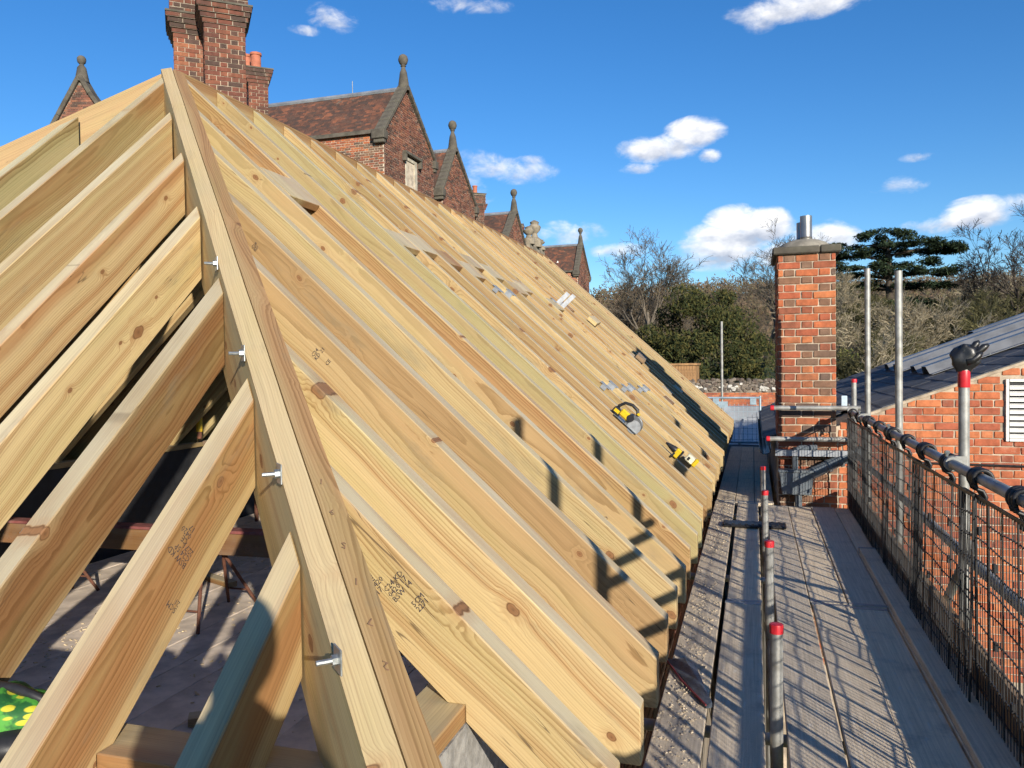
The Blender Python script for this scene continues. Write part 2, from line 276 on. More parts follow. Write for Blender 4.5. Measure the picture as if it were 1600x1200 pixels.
# ------------------------------------------------------------------ mesh helpers
W = {}
T = Matrix.Translation
class MB:
    def __init__(s): s.v = []; s.f = []
    def add(s, vs, fs):
        o = len(s.v); s.v += [Vector(q) for q in vs]; s.f += [tuple(i+o for i in q) for q in fs]
    def box(s, c, d, rot=None):
        x, y, z = d[0]/2, d[1]/2, d[2]/2; vs = [Vector(q) for q in ((-x,-y,-z),(x,-y,-z),(x,y,-z),(-x,y,-z),(-x,-y,z),(x,-y,z),(x,y,z),(-x,y,z))]
        if rot is not None: vs = [rot @ q for q in vs]
        s.add([q + Vector(c) for q in vs], [(0,3,2,1),(4,5,6,7),(0,1,5,4),(1,2,6,5),(2,3,7,6),(3,0,4,7)])
    def bb(s, a, b): s.box([(p+q)/2 for p, q in zip(a, b)], [abs(q-p) for p, q in zip(a, b)])
    def prism(s, poly, o, ux, uz, uy, th, sh0=None):
        # poly in (a,b) along ux,uz; extruded along uy by +-th/2; sh0(a,b,side)->shift along ux
        n = len(poly); vs = []
        for sd in (-1, 1):
            for (a, b) in poly:
                k = sh0(a, b, sd) if sh0 else 0.
                vs.append(Vector(o) + ux*(a+k) + uz*b + uy*(sd*th/2))
        fs = [tuple(range(n)), tuple(range(2*n-1, n-1, -1))] + [(i, i+n, (i+1) % n + n, (i+1) % n) for i in range(n)]
        s.add(vs, fs)
    def tube(s, p0, p1, r0, r1=None, n=10, cap=True):
        p0 = Vector(p0); p1 = Vector(p1); r1 = r0 if r1 is None else r1; d = (p1-p0)
        if d.length < 1e-6: return
        d.normalize(); a = d.orthogonal().normalized(); b = d.cross(a)
        vs = [p0 + (a*math.cos(2*math.pi*i/n) + b*math.sin(2*math.pi*i/n))*r0 for i in range(n)] + [p1 + (a*math.cos(2*math.pi*i/n) + b*math.sin(2*math.pi*i/n))*r1 for i in range(n)]
        fs = [(i, (i+1) % n, (i+1) % n + n, i+n) for i in range(n)]
        if cap: fs += [tuple(range(n-1, -1, -1)), tuple(range(n, 2*n))]
        s.add(vs, fs)
    def path(s, pts, r, n=6):
        pts = [Vector(p) for p in pts]; rs = r if isinstance(r, (list, tuple)) else [r]*len(pts); o = len(s.v); a = None
        for i, p in enumerate(pts):
            d = (pts[min(i+1, len(pts)-1)] - pts[max(i-1, 0)]).normalized()
            a = d.orthogonal().normalized() if a is None else (a - d*a.dot(d)).normalized()
            b = d.cross(a); s.v += [p + (a*math.cos(2*math.pi*k/n) + b*math.sin(2*math.pi*k/n))*rs[i] for k in range(n)]
        for i in range(len(pts)-1):
            for k in range(n): s.f.append((o+i*n+k, o+i*n+(k+1) % n, o+(i+1)*n+(k+1) % n, o+(i+1)*n+k))
        s.f.append(tuple(o+k for k in range(n-1, -1, -1))); s.f.append(tuple(o+(len(pts)-1)*n+k for k in range(n)))
    def lathe(s, c, prof, n=16, ax=None):
        c = Vector(c); o = len(s.v); az = Vector((0,0,1)) if ax is None else Vector(ax).normalized(); a = az.orthogonal().normalized(); b = az.cross(a)
        for (r, h) in prof: s.v += [c + az*h + (a*math.cos(2*math.pi*k/n) + b*math.sin(2*math.pi*k/n))*r for k in range(n)]
        for i in range(len(prof)-1):
            for k in range(n): s.f.append((o+i*n+k, o+i*n+(k+1) % n, o+(i+1)*n+(k+1) % n, o+(i+1)*n+k))
        s.f.append(tuple(o+k for k in range(n-1, -1, -1))); s.f.append(tuple(o+(len(prof)-1)*n+k for k in range(n)))
    def ball(s, c, r, n=12, sq=(1,1,1)):
        c = Vector(c); o = len(s.v); m = n//2
        for i in range(m+1):
            ph = math.pi*i/m
            for k in range(n): s.v.append(c + Vector((r*sq[0]*math.sin(ph)*math.cos(2*math.pi*k/n), r*sq[1]*math.sin(ph)*math.sin(2*math.pi*k/n), r*sq[2]*math.cos(ph))))
        for i in range(m):
            for k in range(n): s.f.append((o+i*n+k, o+(i+1)*n+k, o+(i+1)*n+(k+1) % n, o+i*n+(k+1) % n))
    def mesh(s, name, smooth=False, bev=0.):
        me = bpy.data.meshes.new(name); me.from_pydata([tuple(q) for q in s.v], [], s.f)
        bm = bmesh.new(); bm.from_mesh(me)
        bmesh.ops.remove_doubles(bm, verts=bm.verts, dist=1e-5) if len(bm.verts) < 4000 else None
        bmesh.ops.recalc_face_normals(bm, faces=bm.faces)
        if bev: bmesh.ops.bevel(bm, geom=bm.edges[:], offset=bev, segments=1, profile=.5, affect='EDGES', clamp_overlap=True)
        bm.to_mesh(me); bm.free()
        if smooth:
            for p in me.polygons: p.use_smooth = True
        return me
    def build(s, name, mat, parent=None, M=None, smooth=False, bev=0.):
        if M is None:
            lo = [min(q[i] for q in s.v) for i in range(3)]; hi = [max(q[i] for q in s.v) for i in range(3)]
            c = Vector(((lo[0]+hi[0])/2, (lo[1]+hi[1])/2, lo[2])); s.v = [q - c for q in s.v]; M = T(c)
        me = s.mesh(name, smooth, bev); me.materials.append(mat)
        return put(name, me, parent, M)
def smooth_by_angle(o, ang=40):
    for p in o.data.polygons: p.use_smooth = True
    try: o.data.set_sharp_from_angle(angle=R(ang))
    except Exception: pass
    return o
def put(name, me, parent, M):
    o = bpy.data.objects.new(name, me); sc.collection.objects.link(o)
    Mw = T((0, 0, ZO)) @ M
    if parent is None: o.matrix_basis = Mw
    else: o.parent = parent; o.matrix_basis = W[parent].inverted() @ Mw
    W[o] = Mw; return o
def thing(name, label, cat, loc, group=None):
    o = put(name, None, None, T(Vector(loc))); o.empty_display_size = .2; tag(o, label, cat, group); return o
def tag(o, label, cat=None, group=None, kind=None):
    if label: o['label'] = label
    if cat: o['category'] = cat
    if group: o['group'] = group
    if kind: o['kind'] = kind
    return o
def stuff(o): o['kind'] = 'stuff'; return o
def structure(o): o['kind'] = 'structure'; return o
X_, Y_, Z_ = Vector((1,0,0)), Vector((0,1,0)), Vector((0,0,1))

# ------------------------------------------------------------------ bricks laid one by one
def lay(o, u, nrm, v0, v1, iv, parent, mat, objects=True, limit=300, ch=.075, bl=.225, jt=.01, bond='flemish', proud=.006, thick=.05, name='brick', seed=1, jitter=.0015):
    """rows of bricks on the wall plane through o (u = along the wall, nrm = outward); iv(v) -> list of (u0,u1)"""
    rg = random.Random(seed); u = Vector(u).normalized(); nrm = Vector(nrm).normalized(); o = Vector(o); cache = {}; made = []; rest = MB(); nrest = 0
    row = 0; v = v0
    while v + ch <= v1 + 1e-6:
        for (a, b) in iv(v + ch/2):
            hb = bl/2 - .0025
            seq = {'flemish': [bl, hb], 'english': [bl] if row % 2 == 0 else [hb], 'stretch': [bl]}[bond]
            st = {'flemish': -(bl+hb)/2*(row % 2) - hb*.0, 'english': 0 if row % 2 == 0 else -hb/2, 'stretch': -bl/2*(row % 2)}[bond]
            cur = math.floor((a - st)/sum(seq))*sum(seq) + st; i = 0
            while cur < b:
                L = seq[i % len(seq)]; s0 = max(cur, a) ; s1 = min(cur + L, b); cur += L; i += 1
                if s1 - s0 < .035: continue
                made.append((s0, s1, v))
        v += ch; row += 1
    if objects and len(made) > limit:
        made.sort(key=lambda q: (o + u*((q[0]+q[1])/2) + Z_*q[2]).length)
    B = Matrix((( u.x, nrm.x, 0, 0), (u.y, nrm.y, 0, 0), (u.z, nrm.z, 1, 0), (0, 0, 0, 1)))
    for k, (s0, s1, v) in enumerate(made):
        ln = s1 - s0 - jt; h = ch - jt
        if ln < .02: continue
        c = o + u*((s0+s1)/2) + Z_*(v + ch/2) + nrm*(proud - thick/2 + rg.uniform(-jitter, jitter)*1.5)
        if objects and k < limit:
            key = (round(ln, 2), rg.randint(0, 3))
            if key not in cache:
                mb = MB(); mb.box((0,0,0), (key[0], thick, h)); me = mb.mesh(name, bev=.006); me.materials.append(mat); cache[key] = me
                for vv in me.vertices: vv.co += Vector((rg.uniform(-.003, .003), rg.uniform(-.002, .002), rg.uniform(-.0028, .0028)))
            M = T(c + Z_*rg.uniform(-jitter, jitter)) @ B @ Matrix.Rotation(rg.uniform(-.012, .012), 4, 'Y')
            put(name, cache[key], parent, M)
        else:
            rest.box(c + Z_*rg.uniform(-jitter, jitter), (ln, thick, h), B.to_3x3()); nrest += 1
    if nrest: stuff(rest.build('brick_courses', mat, parent))
    return len(made)

# ================================================================== GROUND
def sstep(a, b, x):
    k = max(0., min(1., (x-a)/(b-a))); return k*k*(3-2*k)
def ground_z(x, y):
    z = -5.0 + 3.3*sstep(27.5, 44, y) + .9*sstep(46, 120, y) + 25.*sstep(120, 330, y) + 6*sstep(320, 800, y)
    if y > 60: z += (math.sin(x*.021+1.3) + .6*math.sin(x*.047+y*.01))*1.6*sstep(90, 260, y)
    return z
gm = MB(); xs = [-1500, -900, -600] + [-400+i*20 for i in range(41)] + [600, 900, 1500]; ys = [-1500, -700, -300, -100, -40, 0, 20] + [26+i*3 for i in range(9)] + [56+i*12 for i in range(26)] + [420, 600, 800, 1200, 2200]
for yy in ys:
    for xx in xs: gm.v.append(Vector((xx, yy, ground_z(xx, yy))))
nx = len(xs)
for j in range(len(ys)-1):
    for i in range(nx-1): gm.f.append((j*nx+i, j*nx+i+1, (j+1)*nx+i+1, (j+1)*nx+i))
gmt = MT('park_grass', .95, spec=.15); gp = gmt.coord('Object')
gcol = gmt.mix(gmt.mrange(gmt.noise(gp, .35, 6, .65), .35, .7), (.060, .085, .020), (.115, .125, .038))
gcol = gmt.mix(gmt.mrange(gmt.noise(gp, .06, 4, .6), .45, .65), gcol, (.12, .10, .045))
gy = gmt.sep(gp)[1]
gcol = gmt.mix(gmt.mrange(gy, 110, 150), gcol, (.095, .07, .042)); gmt.col(gcol); gmt.bump(gmt.noise(gp, 6, 5, .7), .6, .08)
structure(gm.build('ground', gmt.m, None, T((0, 0, 0)), smooth=True))

# ================================================================== TIMBER ROOF FRAME
t = .9066; TH = math.atan(t); cth, sth = math.cos(TH), math.sin(TH)
XT, ZT, YT = -.333, -1.0, 1.031          # eaves tips: right side x, height, hip end y
XR, YA, ZR = -3.57, 4.26, 1.93           # ridge x, apex y, ridge height
YEND = 13.95; VD = .266; THK = .075
roof = thing('timber_roof_frame', 'unfinished hipped roof frame of pale new timber rafters meeting at a doubled hip', 'roof frame', (-3.57, 7.5, -.9))
def rprofile(Hn, bird=True, tip=0., top_cut=True):
    p = [(tip, tip*t), (tip, tip*t-.17), (.135+tip*.2, -.17+.0)]
    p[2] = ((tip*t-.17+VD)/t, tip*t-.17)
    if bird: p += [(.383, .383*t-VD), (.383, .125), ((.125+VD)/t, .125)]
    p += [(Hn, Hn*t-VD), (Hn, Hn*t)]
    return [(h*cth + z*sth, -h*sth + z*cth) for h, z in p]
def rafter(name, tipw, inward, Hn, shear=0, mat=WOOD, jit=True):
    """tipw = tip top centre; inward = horizontal unit vector up the slope; Hn = run; shear = +-1 plan bevel at the hip"""
    ux = inward*cth + Z_*sth; uz = -inward*sth + Z_*cth; uy = uz.cross(ux); th = THK
    tip = random.uniform(-.012, .012) if jit else 0
    poly = rprofile(Hn, tip=tip); n = len(poly)
    amax = sorted(a for a, b in poly)[-1]
    ends = {poly[-1], poly[-2]}
    mb = MB(); mb.prism(poly, (0,0,0), X_, Z_, Y_, th, (lambda a, b, sd: (shear*sd*th/2)/cth if (a, b) in ends else 0.))
    M = Matrix(((ux.x, uy.x, uz.x, tipw[0]), (ux.y, uy.y, uz.y, tipw[1]), (ux.z, uy.z, uz.z, tipw[2]), (0,0,0,1)))
    if jit: M = M @ Matrix.Rotation(random.uniform(-.0025, .0025), 4, 'Z') @ Matrix.Rotation(random.uniform(-.0012, .0012), 4, 'Y')
    me = mb.mesh(name, bev=.0035); me.materials.append(mat)
    return put(name, me, roof, M)
HW = .096                                  # hip half-width measured along x or y
k = 0; yk = 1.914; RY = []
while yk < YEND:
    RY.append(yk)
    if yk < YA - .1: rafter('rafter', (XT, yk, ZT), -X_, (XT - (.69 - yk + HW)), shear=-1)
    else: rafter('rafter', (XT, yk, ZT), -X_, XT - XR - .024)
    yk += .4
for yk in RY:                              # the slope on the far side
    XL = 2*XR - XT
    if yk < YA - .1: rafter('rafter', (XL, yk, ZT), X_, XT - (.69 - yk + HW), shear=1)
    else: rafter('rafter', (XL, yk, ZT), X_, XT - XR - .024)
JX = [-1.062 - .411*i for i in range(13)]
for i, xk in enumerate(JX):
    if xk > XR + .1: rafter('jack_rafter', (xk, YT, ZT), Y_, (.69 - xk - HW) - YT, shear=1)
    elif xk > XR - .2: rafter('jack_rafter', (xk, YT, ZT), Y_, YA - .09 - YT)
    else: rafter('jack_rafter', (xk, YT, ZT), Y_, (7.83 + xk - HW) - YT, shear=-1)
def hip(name, foot, head, q0, q1, nside, mat, ztop=0., depth=.375, bv=1.):
    foot = Vector(foot); head = Vector(head); e = (head - foot); eh = Vector((e.x, e.y, 0)).normalized(); nn = Vector((eh.y, -eh.x, 0))*nside
    ux = e.normalized(); uy = nn; uz = ux.cross(uy); M = Matrix(((ux.x, uy.x, uz.x, foot.x), (ux.y, uy.y, uz.y, foot.y), (ux.z, uy.z, uz.z, foot.z), (0,0,0,1)))
    if uz.z < 0: uy = -uy; uz = -uz; M = Matrix(((ux.x, uy.x, uz.x, foot.x), (ux.y, uy.y, uz.y, foot.y), (ux.z, uy.z, uz.z, foot.z), (0,0,0,1)))
    Mi = M.inverted(); mb = MB(); nseg = 14; o = 0; vs = []; rg = random.Random(hash(name) % 99)
    for i in range(nseg+1):
        p = foot.lerp(head, i/nseg); wob = rg.uniform(-.0015, .0015)
        for (q, dz) in ((q0, -t*abs(q0)/1.414*bv+ztop), (q1, -t*abs(q1)/1.414*bv+ztop), (q1, -depth), (q0, -depth)):
            vs.append(Mi @ (p + nn*(q + wob) + Z_*dz))
    fs = [(0,1,2,3), (nseg*4+3, nseg*4+2, nseg*4+1, nseg*4)]
    for i in range(nseg):
        for j in range(4): fs.append((i*4+j, (i+1)*4+j, (i+1)*4+(j+1) % 4, i*4+(j+1) % 4))
    mb.add(vs, fs); return mb.build(name, mat, roof, M)
hf = (-.36, 1.05, ZT + t*(XT+.36)); hh = (XR, YA, ZR)
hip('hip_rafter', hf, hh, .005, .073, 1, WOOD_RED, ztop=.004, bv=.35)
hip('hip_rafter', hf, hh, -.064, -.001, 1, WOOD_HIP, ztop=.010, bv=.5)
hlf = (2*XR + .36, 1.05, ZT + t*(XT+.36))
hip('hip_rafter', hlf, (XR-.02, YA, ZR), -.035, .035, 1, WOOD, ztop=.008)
mb = MB(); mb.box((0, (YEND-YA)/2, -.15), (.042, YEND-YA-.1, .29)); mb.v = [Vector((q.y, -q.x, q.z)) for q in mb.v]
mb.build('ridge_board', WOOD, roof, T((XR, YA+.03, ZR+.008)) @ Matrix.Rotation(math.pi/2, 4, 'Z'), bev=.003)
# wall plates
def plank(name, p0, p1, wd, hg, mat, parent, bev=.003, roll=0.):
    p0 = Vector(p0); p1 = Vector(p1); L = (p1-p0).length; ux = (p1-p0).normalized(); uy = Z_.cross(ux)
    uy = X_.copy() if uy.length < 1e-4 else uy.normalized(); uz = ux.cross(uy)
    M = Matrix(((ux.x, uy.x, uz.x, p0.x), (ux.y, uy.y, uz.y, p0.y), (ux.z, uy.z, uz.z, p0.z), (0,0,0,1))) @ Matrix.Rotation(roll, 4, 'X')
    mb = MB(); mb.box((L/2, 0, 0), (L, wd, hg)); return mb.build(name, mat, parent, M, bev=bev)
plank('wall_plate', (-.79, 1.42, -.9), (-.79, YEND, -.9), .145, .05, WOOD, roof)
plank('wall_plate', (-6.3, 1.49, -.9), (-.715, 1.49, -.9), .145, .05, WOOD, roof)
plank('wall_plate', (-6.35, YEND, -.9), (-6.35, 1.42, -.9), .145, .05, WOOD, roof)
# noggings and offcuts fixed between rafters
def roofM(x, y, off=0., rz=0.):
    ux = Vector((-cth, 0, sth)); uz = Vector((sth, 0, cth)); uy = Vector((0, -1, 0)); p = Vector((x, y, ZT + t*(XT-x))) + uz*off
    return Matrix(((ux.x, uy.x, uz.x, p.x), (ux.y, uy.y, uz.y, p.y), (ux.z, uy.z, uz.z, p.z), (0,0,0,1))) @ Matrix.Rotation(rz, 4, 'Z')
for (x, i, L, off, wmat) in [(-2.62, 5, .27, -.002, WOOD), (-2.46, 8, .2, -.002, WOOD), (-2.5, 9, .24, -.002, WOOD), (-2.42, 10, .2, -.002, WOOD_RED), (-2.36, 11, .22, -.002, WOOD), (-2.5, 12, .2, -.002, WOOD),
      (-2.44, 13, .22, -.002, WOOD), (-2.30, 14, .2, -.002, WOOD), (-2.36, 15, .2, -.002, WOOD), (-2.2, 17, .2, -.002, WOOD), (-2.25, 19, .2, -.006, WOOD_RED), (-1.5, 21, .2, -.002, WOOD), (-1.05, 20, .16, -.002, WOOD), (-.95, 18, .14, -.002, WOOD_RED), (-1.02, 23, .15, -.002, WOOD)]:
    mb = MB(); mb.box((0, 0, -.0225), (L, .4-THK-.004, .045)); mb.build('nogging', wmat, roof, roofM(x, RY[i]+.2, off), bev=.003)
# through bolts with square plates on the near face of the hip
for (bx, by) in ((340, 412), (382, 552), (439, 740), (531, 1030)):
    d_ = ray(bx, by); p0 = d_*(.597/(d_.x + d_.y)); nn = Vector((-1, -1, 0)).normalized()
    mb = MB(); mb.tube(p0, p0 + nn*.048, .0055, n=8); b = mb.build('bolt', STEELB, roof)
    a = Vector((1, -1, 0)).normalized(); rot = Matrix(((a.x, nn.x, 0), (a.y, nn.y, 0), (0, 0, 1)))
    mb = MB(); mb.box(p0 + nn*.004, (.052, .004, .052), rot); mb.build('plate_washer', STEELB, b, bev=.001)
    mb = MB(); mb.tube(p0 + nn*.006, p0 + nn*.017, .0115, n=6); mb.build('nut', STEELB, b)
# grading stamps printed on rafter sides
INK = simple('stamp_ink', (.05, .04, .045), .8, 0, .3, 40, 0)
def text_mesh(txt, size):
    c = bpy.data.curves.new('stamp', 'FONT'); c.body = txt; c.size = size; c.space_line = .8; c.resolution_u = 1
    o = bpy.data.objects.new('stamp_tmp', c); sc.collection.objects.link(o); dg = bpy.context.evaluated_depsgraph_get()
    me = bpy.data.meshes.new_from_object(o.evaluated_get(dg)); bpy.data.objects.remove(o); return me
def stamp(ykface, x, dz, txt, size=.03, ang=0.):
    # on the -Y face of a right-hand rafter, text upright along the slope
    me = text_mesh(txt, size); me.materials.clear(); me.materials.append(INK)
    p = Vector((x, ykface - THK/2 - .0025, ZT + t*(XT-x) - dz))
    a = (X_*cth - Z_*sth); b = Vector((sth, 0, cth)); n = Vector((0, -1, 0))
    M = Matrix(((a.x, b.x, n.x, p.x), (a.y, b.y, n.y, p.y), (a.z, b.z, n.z, p.z), (0,0,0,1))) @ Matrix.Rotation(ang, 4, 'Z')
    put('grade_stamp', me, roof, M)
stamp(RY[0], -.98, .17, 'CE\n0420\n17', .022, 1.57); stamp(RY[0], -.93, .14, 'C24 KD\n0420 17\nBSW 14', .022, 1.57); stamp(RY[0], -.85, .10, '5CM\n2271', .022, 1.57)
stamp(RY[2], -1.62, .13, 'C24\nKD 21', .022, 1.57); stamp(RY[2], -1.56, .11, 'CE', .022, 1.57)
stamp(RY[3], -2.16, .12, 'C24\nKD', .02, 1.57); stamp(RY[5], -.74, .16, '24\n0 13', .024, 1.57); stamp(RY[14], -.72, .10, 'EZ', .05, .2)
def stamp_j(xk, yv, dz, txt, size, ang):
    me = text_mesh(txt, size); me.materials.clear(); me.materials.append(INK)
    p = Vector((xk + THK/2 + .0025, yv, ZT + t*(yv-YT) - dz)); a = Vector((0, cth, sth)); b = Vector((0, -sth, cth)); n = X_
    M = Matrix(((a.x, b.x, n.x, p.x), (a.y, b.y, n.y, p.y), (a.z, b.z, n.z, p.z), (0,0,0,1))) @ Matrix.Rotation(ang, 4, 'Z'); put('grade_stamp', me, roof, M)
stamp_j(JX[1], 1.73, .09, 'CE\n0420\n17', .024, 1.57); stamp_j(JX[1], 1.72, .14, 'BSW KD\nC24 5P\n2271', .024, 1.57); stamp_j(JX[1], 1.68, .21, '5CM\n21', .022, 1.57)
PENCIL = simple('brown_pencil', (.25, .14, .075), .8, 0, .3, 40, 0)
# pencil numbers along the hip
for j, ch_ in enumerate('195172'):
    me = text_mesh(ch_, .034); me.materials.clear(); me.materials.append(PENCIL)
    f_ = Vector(hf).lerp(Vector(hh), .235 - j*.022) + Vector((1,1,0)).normalized()*.034 + Z_*(-.0145 - .0)
    e = (Vector(hf)-Vector(hh)).normalized(); nn = Vector((1, 1, -t*1.414*.64)).normalized()
    b = e; a = Vector((-1, -1, t*.9)).normalized(); b = (b - a*b.dot(a)).normalized(); n = a.cross(b)
    if n.z < 0: a = -a; n = -n
    p = f_ + n*.012; put('pencil_mark', me, roof, Matrix(((a.x, b.x, n.x, p.x), (a.y, b.y, n.y, p.y), (a.z, b.z, n.z, p.z), (0,0,0,1))))

mb = MB(); XL_ = 2*XR - XT
mb.prism([(0, .008), (0, .014), ((XT-XR)/cth-.05, .014), ((XT-XR)/cth-.05, .008)], (XL_, (YA+YEND)/2+.05, ZT), X_*cth + Z_*sth, -X_*sth + Z_*cth, Y_, YEND-YA-.1); mb.build('added_shade_sheet', INT_SHADE, roof)  # added sheet on the unseen slope, blocks light to darken the interior
vsf = [Vector((XL_, 1.9, ZT)), Vector((XL_, YA, ZT)), Vector((XR-.06, YA, ZR-.05))]; nf = Vector((-sth, 0, cth)); mb = MB(); mb.add([q + nf*.009 for q in vsf] + [q + nf*.014 for q in vsf], [(0,1,2), (5,4,3), (0,3,4,1), (1,4,5,2), (2,5,3,0)]); mb.build('added_shade_sheet', INT_SHADE, roof)  # same added light-blocking sheet, triangle beside the hip
# ================================================================== WALLS OF THE NEW ROOF
bw = thing('extension_walls', 'block and brick walls carrying the new timber roof frame', 'building', (-3.57, 7.5, -5))
mb = MB(); mb.bb((-.825, 1.42, -5), (-.715, YEND, -.927)); mb.bb((-6.3, 1.42, -5), (-.83, 1.53, -.927)); mb.build('block_wall', BLOCK, bw)
mb = MB(); mb.bb((-6.42, 1.42, -5), (-6.305, YEND, -.927)); mb.bb((-6.3, YEND-.12, -5), (-.83, YEND, -.95)); mb.build('shade_dark_wall', INT_SHADE, bw)  # walls coloured near-black, the interior shade put into their colour
mb = MB(); mb.bb((-.60, 1.2, -5), (-.512, YEND, -1.2)); mb.bb((-6.6, 1.2, -5), (-.605, 1.29, -1.2)); mb.build('mortar_bed', MORTAR_D, bw)
lay((-.512, 1.2, 0), (0,1,0), (1,0,0), -1.95, -1.19, lambda v: [(0, YEND-1.2)], bw, BR_DK, objects=True, limit=280, seed=3)

deck = structure(put('deck_floor', None, None, T((-3.57, 7.5, -1.95))))
xb = -.85; PLY = simple('dusty_plywood', (.60, .505, .41), .9, 0, .25, 5, .25, dirt=(.30, .25, .20), dirtamt=.6)
while xb > -6.2:
    mb = MB(); mb.bb((xb-.293, 1.6 + random.uniform(0, .02), -1.93), (xb, 13.7, -1.9 + random.uniform(-.004, .004))); mb.build('floor_board', PLY, deck, bev=.002); xb -= .3

# ================================================================== INSIDE THE ROOF
bm_ = thing('form_beam', 'long reddish bolted timber beam resting on rusty trestles inside the roof', 'beam', (-3.8, 5.0, -1.45))
plank('timber', (-6.2, 5.03, -1.34), (-1.3, 5.03, -1.30), .10, .165, WOOD_BEAM, bm_); plank('top_flange', (-6.2, 5.03, -1.245), (-1.3, 5.03, -1.205), .13, .022, simple('red_primer', (.17, .05, .045), .75, 0, .35, 8, .3, dirt=(.26, .18, .15)), bm_)
for xb in (-5.75, -4.2, -3.33, -2.4):
    mb = MB(); c = Vector((xb, 4.978, -1.325)); mb.box(c, (.05, .006, .05), Matrix.Rotation(.78, 3, 'Y')); mb.tube(c, c + Vector((0, -.03, 0)), .011, n=6); mb.build('bolt', STEELB, bm_)
for xb in (-5.55, -3.95, -2.35):
    tr = thing('steel_trestle', 'rusty splayed steel trestle under the reddish beam ' + {-5.55: 'at its end away from the hip', -3.95: 'beside the draped yellow lead', -2.35: 'at its end near the hip'}[xb], 'trestle', (xb, 5.03, -1.9), 'trestles under the beam')
    plank('head', (xb, 4.7, -1.425), (xb, 5.36, -1.425), .045, .018, RUST, tr)
    for sy in (-1, 1):
        for sx in (-1, 1):
            mb = MB(); mb.tube((xb, 5.03+sy*.12, -1.43), (xb+sx*.14, 5.03+sy*.36, -1.895), .013, n=8); mb.build('leg', RUST, tr)
        mb = MB(); mb.tube((xb-.1, 5.03+sy*.29, -1.76), (xb+.1, 5.03+sy*.29, -1.76), .008, n=6); mb.build('brace', RUST, tr)
pf = thing('work_platform', 'weathered plank platform on a rusty tube frame deep inside the roof', 'platform', (-5.0, 8.1, -1.9))
for i in range(3): plank('plank', (-6.1, 7.75+i*.26, -.86-i*.004), (-2.9, 7.75+i*.26, -.80+i*.003), .235, .04, WOOD_OLD, pf)
for xb in (-5.9, -4.75, -4.25, -3.1):
    for yb in (7.7, 8.35):
        mb = MB(); mb.tube((xb, yb, -1.9), (xb, yb, -.845), .024, n=10); mb.build('upright', RUST, pf)
    for zz in (-1.1, -1.5):
        mb = MB(); mb.tube((xb, 7.7, zz), (xb, 8.35, zz), .017, n=8); mb.build('rung', RUST, pf)
for zz in (-1.05,):
    mb = MB(); mb.tube((-5.9, 7.7, zz), (-3.1, 7.7, zz), .02, n=8); mb.build('ledger', RUST, pf)
pp = thing('steel_prop', 'rusty prop with chipped yellow paint standing on the plank platform', 'prop', on_y(312, 690, 7.7))
c = on_y(312, 690, 7.7); c.z = -.815
mb = MB(); mb.tube(c, c + Z_*.42, .028, n=12); mb.build('tube', RUST, pp)
mb = MB(); mb.tube(c + Z_*.08, c + Z_*.36, .036, n=12); mb.box(c + Vector((.055, 0, .40)), (.018, .06, .22)); mb.box(c + Vector((-.02, 0, .42)), (.018, .06, .18)); mb.build('collar', YPAINT, pp, bev=.003)
mb = MB(); mb.tube(c + Vector((-.05, 0, .28)), c + Vector((.09, 0, .28)), .009, n=8); mb.build('pin', RUST, pp)
ld = thing('aluminium_ladder', 'short aluminium ladder leaning under the plank platform', 'ladder', on_z(245, 860, -1.9))
b0 = on_z(238, 880, -1.9); b0 = Vector((b0.x+.6, 7.2, -1.9)); tp = b0 + Vector((.42, .42, 1.0))
sd = Vector((.7, -.7, 0)).normalized()*.17
for sg in (-1, 1):
    mb = MB(); mb.tube(b0 + sd*sg, tp + sd*sg, .02, n=4); mb.build('stile', GALV_N, ld)
for i in range(1, 5):
    q = b0.lerp(tp, i/5); mb = MB(); mb.tube(q - sd, q + sd, .013, n=8); mb.build('rung', GALV_N, ld)
tt = thing('trestle_stack', 'folded bare steel trestle leaning inside by the hip', 'trestle', (-2.15, 6.2, -1.9))
for (a, b) in (((-2.5,6.2,-1.9),(-2.35,6.3,-.75)),((-1.95,6.2,-1.9),(-2.05,6.3,-.75)),((-2.5,6.45,-1.9),(-2.35,6.3,-.75)),((-1.95,6.45,-1.9),(-2.05,6.3,-.75)),((-2.47,6.22,-1.6),(-1.98,6.22,-1.6)),((-2.44,6.24,-1.3),(-2.0,6.24,-1.3)),((-2.5,6.2,-1.85),(-2.0,6.24,-1.3))):
    mb = MB(); mb.tube(a, b, .02, n=8); mb.build('tube', RUST, tt)
ct = thing('plank_offcut', 'weathered plank propped against the underside of the rafters', 'plank', (-3.6, 6.6, -1.9))
plank('board', (-3.95, 6.2, -1.88), (-3.3, 7.6, -.2), .2, .035, WOOD_OLD, ct)
